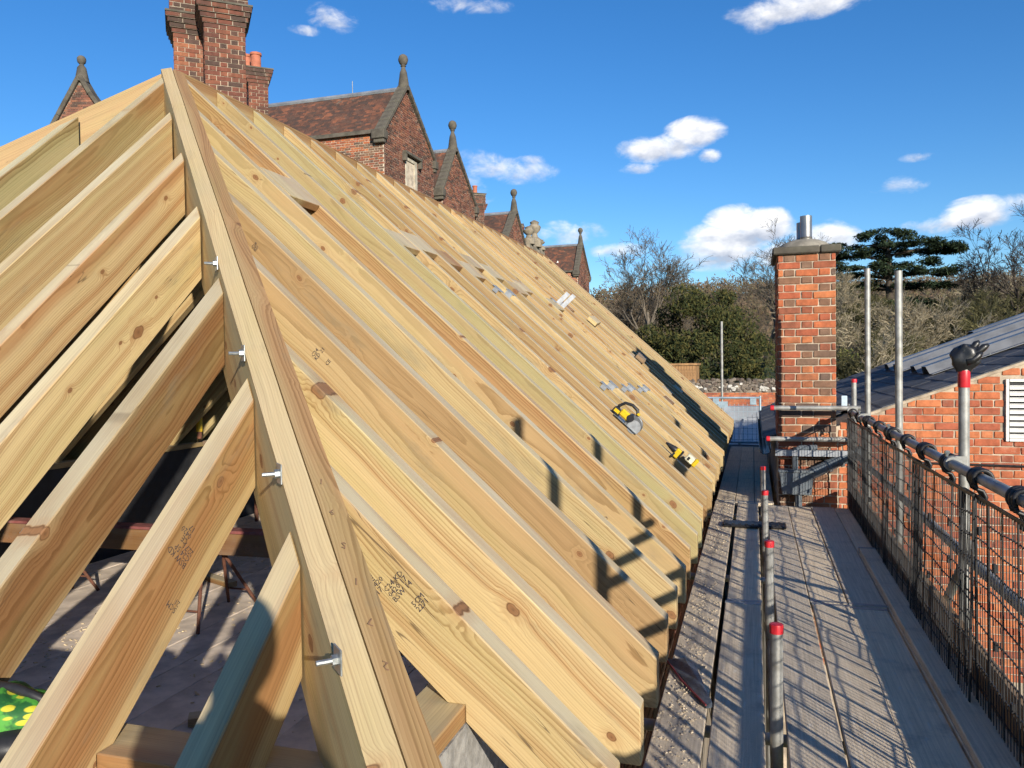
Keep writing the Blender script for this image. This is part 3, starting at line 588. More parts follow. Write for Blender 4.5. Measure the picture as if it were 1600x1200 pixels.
# yellow lead draped over the beam
mb = MB(); a = on_y(190, 825, 4.95)
mb.path([Vector((-4.02, 5.1, -1.2)), Vector((-4.0, 5.0, -1.178)), Vector((-4.0, 4.94, -1.2)), Vector((-4.05, 4.93, -1.4)), Vector((-4.12, 4.9, -1.65)), Vector((-4.25, 4.8, -1.86)), Vector((-4.6, 4.7, -1.892)), Vector((-4.9, 4.85, -1.892))], .006, 6)
tag(mb.build('power_lead', YELP, None, smooth=True), 'thin yellow lead draped over the reddish beam', 'cable')
rg = random.Random(77); mb = MB()
for i in range(900):
    cx, cy = rg.choice(((-2.6, 4.2), (-3.4, 5.6), (-4.4, 4.3), (-5.0, 6.4))); x = cx + rg.gauss(0, .35); y = cy + rg.gauss(0, .3); s_ = rg.uniform(.004, .012)
    if -6 < x < -.95 and y > 1.7: mb.box((x, y, -1.897 + s_*.2), (s_*2.2, s_, s_*.5), Euler((0, rg.uniform(-.3, .3), rg.uniform(0, 3.1))).to_matrix())
tag(mb.build('sawdust', simple('wood_chips', (.56, .45, .28), .9, 0, .25, 30, .2), None), 'pale wood chips scattered over the boarded deck', 'sawdust', None, 'stuff')
for (x, y, a, L, lab) in ((-2.75, 3.55, .6, .34, 'short pale timber offcut lying on the deck near the hip'), (-4.55, 5.85, -.4, .5, 'long pale timber offcut lying on the deck behind the reddish beam')):
    mb = MB(); mb.box((0, 0, .024), (L, .09, .045)); o = mb.build('timber_offcut', WOOD, None, T((x, y, -1.893)) @ Matrix.Rotation(a, 4, 'Z'), bev=.003); tag(o, lab, 'offcut', 'loose timber offcuts')
# backpack on the plate by the near jack rafters
BAG = MT('patterned_bag_cloth', .7); P = BAG.coord('Object'); v = BAG.new('ShaderNodeTexVoronoi'); v.inputs['Scale'].default_value = 22; BAG.put(BAG.vmath('MULTIPLY', P, (.8, 1., 2.4)), v.inputs['Vector'])
BAG.col(BAG.mix(BAG.mrange(v.outputs['Distance'], .30, .38), (.45, .42, .03), BAG.mix(BAG.mrange(BAG.noise(P, 22, 4), .42, .55), (.012, .09, .02), (.06, .26, .03)))); BAG.bump(BAG.noise(P, 30, 4), .5, .005)
bg_ = thing('cloth_bag', 'bright green and yellow patterned cloth bag with black trim beside a jack rafter', 'bag', (-1.72, 1.5, -.875))
mb = MB(); mb.ball((-1.745, 1.45, -.835), .105, 28, (1.2, .85, .62)); mb.ball((-1.83, 1.47, -.83), .085, 20, (1., .9, .7)); o = mb.build('pouch', BAG.m, bg_, smooth=True)
for vv in o.data.vertices: vv.co += Vector((math.sin(vv.co.y*60+vv.co.z*40), math.cos(vv.co.x*50), math.sin(vv.co.x*70+vv.co.y*45)))*.007
mb = MB(); mb.path([Vector((-1.90, 1.46, -.775)), Vector((-1.80, 1.45, -.768)), Vector((-1.71, 1.45, -.768)), Vector((-1.645, 1.46, -.79)), Vector((-1.62, 1.47, -.83))], [.012, .013, .012, .011, .009], 8); mb.build('strap', BLKP, bg_, smooth=True)
mb = MB(); mb.ball((-1.74, 1.42, -.875), .115, 18, (1.25, .8, .42)); mb.build('base', BLKP, bg_, smooth=True)

# ================================================================== SCAFFOLD WALKWAY
FZ = -1.45
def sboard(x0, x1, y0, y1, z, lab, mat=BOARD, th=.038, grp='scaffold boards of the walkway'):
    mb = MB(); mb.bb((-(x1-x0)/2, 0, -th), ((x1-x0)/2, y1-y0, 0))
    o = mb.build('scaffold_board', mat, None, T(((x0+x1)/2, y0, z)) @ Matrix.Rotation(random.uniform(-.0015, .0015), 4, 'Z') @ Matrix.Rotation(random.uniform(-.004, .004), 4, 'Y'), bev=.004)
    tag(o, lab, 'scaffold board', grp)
    for ye in (.03, y1-y0-.03):
        mb = MB(); mb.bb((-(x1-x0)/2-.0015, ye-.02, -th-.001), ((x1-x0)/2+.0015, ye+.02, .0014)); mb.build('end_band', GALV, o, T((0, 0, -ZO)) @ W[o])
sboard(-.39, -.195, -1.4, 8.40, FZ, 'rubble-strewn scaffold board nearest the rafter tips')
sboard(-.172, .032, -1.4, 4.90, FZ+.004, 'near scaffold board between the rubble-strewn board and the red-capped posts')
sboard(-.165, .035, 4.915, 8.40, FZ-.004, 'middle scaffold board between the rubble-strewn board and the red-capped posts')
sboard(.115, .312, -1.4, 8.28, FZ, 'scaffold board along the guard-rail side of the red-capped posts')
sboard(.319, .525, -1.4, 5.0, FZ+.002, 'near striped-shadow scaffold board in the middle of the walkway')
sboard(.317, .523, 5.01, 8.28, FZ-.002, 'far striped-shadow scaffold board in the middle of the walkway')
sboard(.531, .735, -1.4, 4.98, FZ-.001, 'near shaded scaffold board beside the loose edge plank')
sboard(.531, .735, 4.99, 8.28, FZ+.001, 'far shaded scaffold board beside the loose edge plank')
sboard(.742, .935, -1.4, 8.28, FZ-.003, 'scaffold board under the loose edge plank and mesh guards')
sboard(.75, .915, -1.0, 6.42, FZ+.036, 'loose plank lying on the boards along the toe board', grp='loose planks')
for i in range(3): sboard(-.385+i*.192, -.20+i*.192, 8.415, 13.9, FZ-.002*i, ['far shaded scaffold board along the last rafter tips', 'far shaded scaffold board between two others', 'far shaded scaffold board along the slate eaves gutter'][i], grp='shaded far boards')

scf = thing('tube_scaffold', 'grey tube scaffold with guard rails, tall standards and red-capped stub posts', 'scaffold', (.5, 3.5, -5))
def stube(name, a, b, caps=True, r=.02415, mat=GALV, par=None):
    mb = MB(); mb.tube(a, b, r, n=16); o = mb.build(name, mat, par or scf); return smooth_by_angle(o)
def cap(p, d, par):
    p = Vector(p); d = Vector(d).normalized(); mb = MB(); mb.lathe(p - d*.03, [(.0262, 0), (.0268, .028), (.0255, .034), (.018, .036)], 14, d); return smooth_by_angle(mb.build('red_cap', REDP, par))
ztop = -1.0
for (px, py) in ((1217, 978), (1203, 847), (1198, 768), (1194, 730)):
    p = on_z(px, py, -1.015); p.x = .076
    lean = random.uniform(-.008, .008)
    o = stube('stub_post', (p.x+lean, p.y, -3.2), (p.x, p.y, -1.015)); cap((p.x, p.y, -1.012), Z_, o)
GL = {}
for (yv, zt) in ((.97, .85), (2.13, .58), (4.21, .02), (5.93, .60), (7.5, .79), (8.45, -.2)):
    lean = random.uniform(-.01, .01)
    o = stube('standard', (.955, yv, -5), (.955+lean, yv, zt)); GL[yv] = (o, Vector((.955+lean, yv, zt)))
    if yv == 8.45: cap((.955+lean, yv, zt+.002), Z_, o)
RX = .902
rail = stube('guard_rail', (RX, -.6, -.495), (RX, 8.38, -.515)); stube('mid_rail', (RX+.045, -.6, -.925), (RX+.045, 8.38, -.935))
for zz in (-.31, -.05): stube('guard_rail', (.985, .93, zz), (.985, 2.18, zz))  # unseen upper rails, added to cast shadow bands on the rafters
for (z, x0, x1) in ((-.475, .16, .99), (-.785, .12, .95)):
    o = stube('transom', (x0, 8.32, z), (x1, 8.32, z)); cap((x0, 8.32, z), (-1, 0, 0), o)
for yb in (.9, 3.3, 5.7, 8.0): stube('transom', (-.52, yb, FZ-.075), (1.05, yb, FZ-.075))
stube('ledger', (.955, -1.5, FZ-.13), (.955, 8.4, FZ-.13)); stube('ledger', (.076, -1.5, FZ-.13), (.076, 8.4, FZ-.13)); stube('brace', (1.0, 4.25, -.9), (1.0, 7.4, -3.4))
def coupler(p, par=None):
    p = Vector(p); mb = MB(); mb.lathe(p - Y_*.028, [(.034, 0), (.038, .006), (.038, .05), (.034, .056)], 14, Y_); mb.box(p + Vector((.035, 0, .01)), (.05, .05, .055))
    o = smooth_by_angle(mb.build('coupler', GALV, scf)); mb = MB(); mb.tube(p + Vector((-.02, 0, .03)), p + Vector((-.02, 0, .062)), .007, n=6); mb.tube(p + Vector((-.02, 0, .048)), p + Vector((-.02, 0, .06)), .013, n=6); mb.build('clamp_bolt', STEELB, o)
for yv in (2.13, 4.21, 5.93, 7.5): coupler((RX, yv+.0, -.495 - .0022*yv))
coupler((RX, 8.32, -.495)); coupler((RX, 8.38, -.79))
# glove pulled over one standard, with red tape
gp_ = GL[4.21][1]
mb = MB(); mb.lathe(gp_ - Z_*.16, [(.0256, 0), (.0272, .004), (.0268, .075), (.0256, .08)], 16); tape = smooth_by_angle(mb.build('tape_band', REDP, GL[4.21][0]))
g = thing('rubber_glove', 'crumpled black rubber glove pulled over the top of a scaffold tube', 'glove', gp_ - Z_*.085)
mb = MB()
prof = []
NG = 40; rows = 20
for i in range(rows+1):
    h = i/rows
    rad = .029 + .022*sstep(0, .35, h) - .012*sstep(.6, 1., h)
    for kx in range(NG):
        a = 2*math.pi*kx/NG
        fold = 1 + .10*math.sin(3*a + 2*h*3 + .6) * sstep(.05, .4, h) + .045*math.sin(6*a - 5*h) + .04*math.sin(11*h + 2*a)
        sq = (1.15 + .1*h, .78)
        end = 1 - .55*sstep(.9, 1., h)
        mb.v.append(gp_ + Vector((math.cos(a)*rad*sq[0]*fold*end + .012*h, math.sin(a)*rad*sq[1]*fold*end, -.085 + .125*h + .006*math.sin(3*a+1)*h)))
for i in range(rows):
    for kx in range(NG): mb.f.append((i*NG+kx, i*NG+(kx+1) % NG, (i+1)*NG+(kx+1) % NG, (i+1)*NG+kx))
mb.f.append(tuple(rows*NG+kx for kx in range(NG))); mb.build('palm', BLKR, g, smooth=True)
for (dx, dy, dz, L, an) in ((.030, -.012, .004, .085, .62), (.020, .012, .018, .07, .85), (-.004, -.014, .028, .03, 1.35), (-.024, .008, .022, .022, 1.8)):
    p0 = gp_ + Vector((dx, dy, dz-.012)); d = Vector((math.cos(an), -.10, math.sin(an))); mb = MB()
    mb.path([p0 - d*.035, p0, p0 + d*L*.4 - Z_*.004, p0 + d*L*.75 + Z_*.002, p0 + d*L], [.020, .0185, .0165, .016, .007], 10); mb.build('finger', BLKR, g, smooth=True)
mb = MB(); p0 = gp_ + Vector((.034, -.024, -.03)); mb.path([p0 - Vector((.03, 0, .01)), p0, p0 + Vector((.02, -.004, .02)), p0 + Vector((.034, -.004, .036))], [.021, .019, .017, .009], 10); mb.build('thumb', BLKR, g, smooth=True)
# toe board
for (a, b) in ((-1.2, 3.0), (3.02, 7.0), (7.02, 8.3)):
    mb = MB(); mb.bb((0, -.016, -.1), (b-a, .016, .1))
    o = mb.build('toe_board', WOOD_TAN, None, T((.962-.035, a, FZ+.10)) @ Matrix.Rotation(math.pi/2, 4, 'Z'), bev=.003)
    tag(o, 'brown timber toe board on edge behind the mesh guards ' + {-1.2: 'along the loose plank start', 3.02: 'past the gloved tube', 7.02: 'ending by the hopper'}[a], 'toe board', 'toe boards along the walkway')
# hanging mesh brick guards
def guard_meshes():
    fr = MB(); wr = MB(); L = 1.28; H = .93; rg = random.Random(5)
    for x in (0, L): fr.box((x, 0, -H/2-.03), (.02, .006, H-.06))
    for z in (-.06, -H): fr.box((L/2, 0, z), (L, .007, .014))
    for x in [L*q/7 for q in range(1, 7)]: fr.box((x, 0, -H/2-.03), (.02 if round(x/L*7) in (2, 5) else .012, .005, H-.06))
    n = 36
    for i in range(1, n):
        x = L*i/n + rg.uniform(-.002, .002); wr.path([Vector((x, .003, -H)), Vector((x+rg.uniform(-.003, .003), .003, -H*.5)), Vector((x, .003, -.06))], .0021, 4)
    for j in range(1, 10):
        z = -.06 - (H-.06)*j/10; wr.path([Vector((L*i/12, -.002, z + .005*math.sin(i*1.3+j))) for i in range(13)], .0031, 4)
    return fr, wr
def hook_mesh():
    hk = MB(); pts = [Vector((0, .036*math.cos(a), .036*math.sin(a))) for a in [R(q) for q in range(-40, 221, 20)]]
    hk.path(pts, .0085, 6); e = pts[0]; hk.path([pts[-1], pts[-1]+Vector((0, .006, -.02)), Vector((0, .0, -.05)), Vector((0, .012, -.075)), Vector((0, .0, -.11))], .0085, 6)
    return hk
GLAB = ['where the loose edge plank starts', 'alongside the stub post standing tallest', 'next along before the gloved tube', 'against the gloved tube', 'just past the gloved tube', 'between the tall bare standards', 'ending at the chimney transoms']
fr, wr = guard_meshes(); fm = fr.mesh('frame'); fm.materials.append(WIRE); wm = wr.mesh('wire_mesh'); wm.materials.append(WIRE)
hkm = hook_mesh().mesh('hook', True); hkm.materials.append(BLKP)
cb = MB(); cb.box((0, 0, 0), (.022, .014, .034)); cbm = cb.mesh('clip', bev=.002); cbm.materials.append(BLKP)
for i, y0 in enumerate((.35, 1.45, 2.55, 3.62, 4.7, 5.85, 7.0)):
    zz = -.495 - .0022*(y0+.6); M = T((RX - .034 - .011*(i % 2), y0, zz)) @ Matrix.Rotation(math.pi/2, 4, 'Z') @ Matrix.Rotation(R(random.uniform(-1.2, 1.2)), 4, 'X') @ Matrix.Rotation(R(random.uniform(-.6, .6)), 4, 'Y')
    gd = put('mesh_guard', None, None, M); tag(gd, 'dark wire mesh guard panel hooked on the rail ' + GLAB[i], 'mesh guard', 'mesh guards hung along the guard rail')
    put('frame', fm, gd, M); stuff(put('wire_mesh', wm, gd, M))
    for hx in (.08, .11, .14, .60, .63, .66, 1.12, 1.15):
        put('hook', hkm, gd, T((RX, 0, 0)) @ T((0, y0+hx+random.uniform(-.01, .01), zz)) @ Matrix.Rotation(math.pi/2, 4, 'Z') @ Matrix.Rotation(math.pi, 4, 'Z'))
    for hx, hz in ((.21, -.2), (.425, -.42), (.425, -.25), (.845, -.3), (.845, -.6), (1.06, -.2), (.64, -.75)):
        put('clip', cbm, gd, M @ T((hx, -.004, hz)))
# rubble and sawdust on the board beside the rafters
rg = random.Random(11); mb = MB()
for i in range(2600):
    y = 1.6 + 7.2*rg.random()**1.5; band = .5 + .5*math.sin(y*3.1)*math.sin(y*1.3+.7)
    if rg.random() > .15 + .85*band: continue
    x = -.293 + rg.gauss(0, .052)
    if not -.385 < x < -.2: continue
    s = rg.uniform(.0025, .007) * (1.8 if rg.random() < .03 else 1)
    mb.box((x, y, FZ + s*.35), (s*rg.uniform(.8, 2.2), s*rg.uniform(.8, 1.5), s*.8), Euler((rg.uniform(-.5, .5), rg.uniform(-.5, .5), rg.uniform(0, 3.1))).to_matrix())
DUST = simple('mortar_crumbs', (.50, .42, .31), .95, 0, .35, 40, .4)
tag(mb.build('rubble_crumbs', DUST, None), 'pale mortar crumbs and sawdust scattered along the board under the rafter tips', 'rubble', None, 'stuff')
# folded dark sheet with red edge lying on the board
sh_ = thing('folded_sleeve', 'folded dark blue-grey plastic sleeve with a red edge lying across the rubble board', 'sleeve', (-.29, 3.58, FZ))
mb = MB(); pts = [on_z(*q, FZ+.012) for q in ((1041,1031), (1070,1038), (1084,1041), (1113,1102), (1103,1104))]
lift = [.005, .03, .022, .012, .006]
top = [p + Z_*l for p, l in zip(pts, lift)]; bot = [Vector((p.x, p.y, FZ+.003)) for p in pts]
mb.add(top + bot, [(0,1,4), (1,3,4), (1,2,3), (5,9,6), (6,9,8), (6,8,7)] + [(i, i+5, (i+1) % 5 + 5, (i+1) % 5) for i in range(5)]); mb.build('sheet', simple('dark_plastic_sleeve', (.06, .075, .10), .35, 0, .5, 30, .6, .004), sh_)
mb = MB(); mb.path([pts[0] + Z_*.004, pts[0].lerp(pts[4], .5) + Vector((-.012, -.004, .004)), pts[4] + Z_*.006], [.003, .005, .004], 6); mb.build('red_edge', simple('dull_red_trim', (.22, .03, .035), .5, 0, .3, 30, .1), sh_)
# black slotted bracket across the boards
sp = thing('black_strap', 'black ribbed plastic strip lying across the walkway boards', 'strip', (-.005, 7.17, FZ))
mb = MB(); mb.bb((-.27, 7.08, FZ+.004), (.26, 7.27, FZ+.03)); mb.build('strip', BLKP, sp, bev=.01)
for i in range(9): 
    mb = MB(); mb.bb((-.25+i*.055, 7.1, FZ+.03), (-.225+i*.055, 7.25, FZ+.036)); mb.build('rib', BLKP, sp)

# ================================================================== BRICK OUTBUILDING (right)
GY = 8.5; RS = .369; RA = math.atan(RS)
def rz(x): return -.877 + RS*(x - .15)
ob = thing('brick_outbuilding', 'orange brick outbuilding with a low grey slate roof beside the walkway', 'building', (3.2, 12, -5))
mb = MB(); XE = 7.2; YF = 15.5
mb.add([(.23, GY+.006, -5), (XE, GY+.006, -5), (XE, GY+.006, rz(XE)-.03), (.23, GY+.006, rz(.23)-.03), (.23, YF, -5), (XE, YF, -5), (XE, YF, rz(XE)-.03), (.23, YF, rz(.23)-.03)],
       [(0,1,2,3), (7,6,5,4), (0,3,7,4), (1,5,6,2), (3,2,6,7), (0,4,5,1)]); mb.build('mortar_core', MORTAR, ob)
VENT = (2.27, 3.0, -.80, -.205)
def iv_g(v):
    lo = .80; hi = XE
    need = .15 + (v + .0375 + .877 - .005)/RS
    lo = max(lo, need) if v > rz(.80)-.06 else lo
    if VENT[2] < v < VENT[3]: return [(lo, VENT[0]), (VENT[1], 5.2)]
    return [(lo, 5.2 if v > -2.6 else 3.4)]
lay((0, GY, 0), (1,0,0), (0,-1,0), -3.1, .75, iv_g, ob, BR_OR, limit=300, seed=21, proud=.004)
lay((0, GY, 0), (1,0,0), (0,-1,0), -3.1, -.72, lambda v: [(.23, .80)] if v < -.72 else [], ob, BR_CH, limit=120, seed=22, proud=.004)
# verge mortar fillet and slates
mb = MB(); a = Vector((.9, GY-.012, rz(.9)-.012)); b = Vector((XE, GY-.012, rz(XE)-.012)); ux = (b-a).normalized()
plank('verge_fillet', a, b, .05, .03, MORTAR, ob, bev=.004)
sl_me = {}; cnt = 0; far = MB(); gauge = .235; s = 0; i = 0
uxs = Vector((math.cos(RA), 0, math.sin(RA))); uzs = Vector((-math.sin(RA), 0, math.cos(RA)))
Bs = Matrix(((uxs.x, 0, uzs.x), (uxs.y, 1, uzs.y), (uxs.z, 0, uzs.z))); rg = random.Random(4)
smb = MB(); smb.box((.2, 0, 0), (.40, .297, .007)); sme = smb.mesh('slate', bev=.002); sme.materials.append(SLATE)
hmb = MB(); hmb.box((.2, 0, 0), (.40, .147, .007)); hme = hmb.mesh('slate', bev=.002); hme.materials.append(SLATE)
allsl = []
while s < 7.2:
    y = GY - .055 + (.15 if i % 2 else 0)
    if i % 2: allsl.append((s, y - .075, 1))
    while y + .3 < YF + .1: allsl.append((s, y + .15, 0)); y += .3
    s += gauge; i += 1
allsl.sort(key=lambda q: math.hypot(q[0]+.1, q[1]))
for k, (s, y, hf_) in enumerate(allsl):
    p = Vector((.1, y, rz(.1))) + uxs*s + uzs*(.012 + rg.uniform(0, .003))
    til = Matrix.Rotation(R(1.1), 4, 'Y') @ Matrix.Rotation(rg.uniform(-.006, .006), 4, 'Z')
    M4 = T(p) @ Bs.to_4x4() @ til
    if .22 < p.x+.2 and p.x < .87 and GY-.02 < y < GY+.98: continue
    if k < 290: put('slate', hme if hf_ else sme, ob, M4)
    else:
        far.box(M4 @ Vector((.2, 0, 0)), (.40, .147 if hf_ else .297, .007), M4.to_3x3())
stuff(far.build('slate_courses', SLATE, ob))
# louvre vent
vt_ = MB(); x0, x1, z0, z1 = VENT; fw = .032
for a, b in (((x0, z0), (x0+fw, z1)), ((x1-fw, z0), (x1, z1)), ((x0+fw, z0), (x1-fw, z0+fw)), ((x0+fw, z1-fw), (x1-fw, z1))): vt_.bb((a[0]+.004, GY-.026, a[1]+.004), (b[0]-.002, GY+.004, b[1]-.002))
vo_ = vt_.build('louvre_vent', WHITEP, ob, bev=.003)
mb = MB(); mb.bb((x0+.01, GY+.001, z0+.01), (x1-.01, GY+.005, z1-.01)); mb.build('dark_recess', BLKP, vo_)
for j in range(9):
    zc_ = z0 + .06 + j*(z1-z0-.1)/8.6; mb = MB(); mb.box(((x0+x1)/2, GY-.012, zc_), (x1-x0-.07, .034, .006), Matrix.Rotation(R(-42), 3, 'X')); mb.box(((x0+x1)/2, GY-.024, zc_-.012), (x1-x0-.07, .004, .026)); mb.build('slat', WHITEP, vo_)
# gutter, hopper, pipes
mb = MB(); prof = [(-.06, .0), (-.052, -.04), (-.02, -.06), (.02, -.06), (.052, -.04), (.06, 0), (.053, 0), (.046, -.035), (.018, -.053), (-.018, -.053), (-.046, -.035), (-.053, 0)]
mb.prism(prof, (.105, (GY+13.4)/2, -.905), X_, Z_, Y_, 13.4-GY); mb.build('gutter', BLKP, ob)
hp = thing('rainwater_hopper', 'grey rainwater hopper with a fat slanting pipe below the brick chimney', 'hopper', (.4, 8.37, -1.36))
mb = MB(); mb.add([(.235, 8.34, -1.12), (.57, 8.34, -1.12), (.57, 8.47, -1.12), (.235, 8.47, -1.12), (.265, 8.35, -1.35), (.54, 8.35, -1.35), (.54, 8.46, -1.35), (.265, 8.46, -1.35)], [(0,1,2,3), (7,6,5,4), (0,4,5,1), (1,5,6,2), (2,6,7,3), (3,7,4,0)]); mb.build('box', PIPE, hp, bev=.006)
mb = MB(); mb.bb((.225, 8.33, -1.125), (.58, 8.478, -1.10)); mb.build('rim', PIPE, hp, bev=.004)
mb = MB(); mb.path([(.54, 8.40, -1.14), (.62, 8.40, -1.10), (.80, 8.40, -1.0), (1.02, 8.40, -.90)], .058, 16); smooth_by_angle(mb.build('inlet_pipe', PIPE, hp))
for q in (.3, .55, .8):
    p = Vector((.58, 8.40, -1.12)).lerp(Vector((1.0, 8.40, -.905)), q); mb = MB(); mb.lathe(p - Vector((.018, 0, .009)), [(.062, 0), (.066, .006), (.066, .035), (.062, .04)], 16, (.9, 0, .43)); mb.build('collar', PIPE, hp)
mb = MB(); mb.path([(.39, 8.41, -1.12), (.39, 8.41, -.95), (.40, 8.41, -.905), (.44, 8.41, -.885), (.60, 8.41, -.88)], .032, 12); smooth_by_angle(mb.build('down_pipe', PIPE, hp))
mb = MB(); mb.tube((.42, 8.40, -1.35), (.42, 8.40, -5), .036, n=12); mb.build('down_pipe', PIPE, hp)
lf = thing('lead_flashing', 'dull lead flashing tray at the foot of the brick chimney', 'flashing', (.5, 8.44, -.9))
mb = MB(); mb.bb((.2, 8.36, -.915), (.93, 8.485, -.905)); mb.bb((.2, 8.352, -.96), (.93, 8.36, -.9)); mb.build('tray', LEAD, lf)
mb = MB(); mb.path([(1.5, GY-.02, -1.015), (2.4, GY-.02, -1.03), (4.6, GY-.02, -1.04)], .011, 6); tag(mb.build('wall_cable', BLKP, None), 'thin dark cable clipped across the orange brick gable wall', 'cable')
# metal sheets lying on the slates
def rsheet(name, x0, x1, y0, y1, h, lab, ribs):
    o = thing(name, lab, 'metal sheet', (x0, (y0+y1)/2, rz(x0)+.02)); L = (x1-x0)/math.cos(RA)
    nn = 40; mb = MB(); vs = []
    pr = [(0, 0)]
    wdt = y1-y0
    for q in range(ribs):
        c = (q+.5)/ribs; hw = .28/ribs
        pr += [((c-hw)*wdt, 0), ((c-hw*.6)*wdt, h), ((c+hw*.6)*wdt, h), ((c+hw)*wdt, 0)]
    pr.append((wdt, 0)); n = len(pr)
    for a in (0, L):
        for (yy, hh_) in pr: vs.append(Vector((x0, y0+yy, rz(x0))) + uxs*a + uzs*(.035+hh_))
        for (yy, hh_) in pr: vs.append(Vector((x0, y0+yy, rz(x0))) + uxs*a + uzs*(.031+hh_))
    fs = []
    for k_ in range(n-1): fs += [(k_, k_+1, 2*n+k_+1, 2*n+k_), (n+k_, 3*n+k_, 3*n+k_+1, n+k_+1), (k_, n+k_, n+k_+1, k_+1), (2*n+k_, 2*n+k_+1, 3*n+k_+1, 3*n+k_)]
    fs += [(0, 2*n, 3*n, n), (n-1, 2*n-1, 4*n-1, 3*n-1)]
    mb.add(vs, fs); mb.build('profiled_sheet', ALU, o)
    for k_ in range(4):
        mb = MB(); p = Vector((x0, y0+.02, rz(x0))) + uxs*(L*(k_+.5)/4) + uzs*.037; mb.tube(p, p+uzs*.012, .012, n=6); mb.build('fixing', STEELB, o)
rsheet('metal_roof_sheet', 1.95, 6.6, 9.95, 11.35, .09, 'long grey ribbed metal sheet lying up the slates nearest the brick gable', 2)
rsheet('metal_roof_sheet', 1.97, 4.2, 12.0, 13.6, .10, 'shorter ribbed metal sheet lying on the slates behind the longest one', 2)
rsheet('metal_roof_sheet', 3.45, 6.8, 12.6, 15.1, .06, 'wide pale metal sheet high on the slates near the far verge', 3)
# ================================================================== BRICK CHIMNEY (right)
ch = thing('brick_chimney', 'tall mixed red brick chimney with stone cap and twin steel flues by the walkway', 'chimney', (.54, 8.95, -1))
CX0, CX1, CY0, CY1, CZ1 = .234, .79, 8.48, 9.40, 1.07
mb = MB(); mb.bb((CX0+.006, CY0+.006, -.885), (CX1-.006, CY1-.006, CZ1)); mb.build('mortar_core', MORTAR, ch)
for (o_, u_, n_, L) in (((CX0, CY0, 0), (1,0,0), (0,-1,0), CX1-CX0), ((CX0, CY1, 0), (0,-1,0), (-1,0,0), CY1-CY0)):
    lay(o_, u_, n_, CZ1-.0751*26 if n_[1] else CZ1-.0751*25, CZ1+.001, lambda v: [(0, L)], ch, BR_CH, limit=140, seed=31+int(n_[0]), proud=.004, bond='flemish')
mb = MB(); mb.bb((CX0-.045, CY0-.045, CZ1), (CX0+.40, CY1+.045, CZ1+.075)); mb.build('cap_slab', STONE_D, ch, bev=.012)
mb = MB(); mb.bb((CX0+.405, CY0-.04, CZ1+.002), (CX1+.045, CY1+.04, CZ1+.08)); mb.build('cap_slab', STONE_D, ch, bev=.012)
mb = MB(); mb.lathe((.515, 8.94, CZ1+.07), [(.29, 0), (.27, .05), (.22, .095), (.14, .125), (.08, .135)], 24); smooth_by_angle(mb.build('mortar_flaunching', simple('cement', (.22, .20, .165), .95, 0, .35, 8, .7, .01), ch))
for (x, y, h) in ((.535, 8.92, .33), (.505, 9.03, .28)):
    mb = MB(); mb.lathe((x, y, CZ1+.12), [(.060, 0), (.060, .05), (.066, .055), (.066, .075), (.060, .08), (.060, .10), (.064, .105), (.060, .115), (.060, h), (.054, h), (.054, h-.05)], 24); smooth_by_angle(mb.build('flue_pipe', STEELF, ch))
mb = MB(); mb.bb((.83, 8.462, -.47), (.885, 8.49, -.36)); mb.build('sensor_box', simple('pale_blue_box', (.45, .55, .62), .5), ch, bev=.004)
# ================================================================== FAR END OF THE WALKWAY
fg = thing('mesh_gate', 'pale blue-grey mesh gate closing the far end of the walkway', 'gate', (-.36, 14.6, -1.5))
BLUEM = simple('blue_grey_steel', (.30, .39, .45), .5, .4, .2, 9, .1)
for (a, b, r) in (((-1.1, 14.6, -.655), (.12, 14.6, -.655), .02), ((-1.1, 14.6, -1.45), (.12, 14.6, -1.45), .02), ((-1.1, 14.6, -1.5), (-1.1, 14.6, -.6), .02), ((.1, 14.6, -1.5), (.1, 14.6, -.62), .02)):
    mb = MB(); mb.tube(a, b, r, n=8); mb.build('frame_bar', BLUEM, fg)
mb = MB()
for i in range(1, 16): mb.tube((-1.1+i*.076, 14.6, -1.44), (-1.1+i*.076, 14.6, -.76), .0045, n=4)
for j in range(7): mb.tube((-1.1, 14.6, -.8-j*.1), (.1, 14.6, -.8-j*.1), .0045, n=4)
stuff(mb.build('wire_mesh', BLUEM, fg))
for x in (-.66, -.02):
    mb = MB(); mb.box((x, 14.57, -.72), (.11, .05, .12)); mb.build('hook_block', BLUEM, fg, bev=.008)
mb = MB(); mb.bb((-.72, 14.585, -.83), (-.45, 14.6, -.72)); mb.build('sign_plate', BLUEM, fg)
mb = MB(); mb.tube((-.58, 15.4, -5), (-.58, 15.4, .75), .024, n=12); tag(smooth_by_angle(mb.build('scaffold_pole', GALV, None)), 'lone scaffold pole rising behind the mesh gate', 'pole')
mb = MB(); mb.tube((-2.62, 15.4, -5), (-2.62, 15.4, .72), .024, n=12); tag(smooth_by_angle(mb.build('scaffold_pole', GALV, None)), 'scaffold pole whose tip shows over the far rafters before the dark yew', 'pole')
lr = thing('flat_lead_roof', 'low flat grey lead roof beyond the mesh gate', 'roof', (-1, 19, -5))
mb = MB(); mb.bb((-5, 15.9, -5), (4, 22.5, -1.62)); mb.build('roof_block', LEAD, lr)
mb = MB(); mb.bb((-5.1, 22.5, -5), (4.1, 22.8, -1.25)); mb.build('parapet', LEAD, lr)
for i in range(12):
    mb = MB(); mb.tube((-4.6+i*.72, 15.9, -1.605), (-4.6+i*.72, 22.5, -1.605), .025, n=6); mb.build('lead_roll', LEAD, lr)
gw = thing('garden_wall', 'old brick garden wall topped with flint and rubble stone courses', 'wall', (-1, 26, -5))
mb = MB(); mb.bb((-9, 26.02, -5), (9, 26.4, -.7)); mb.build('wall_core', MORTAR_D, gw)
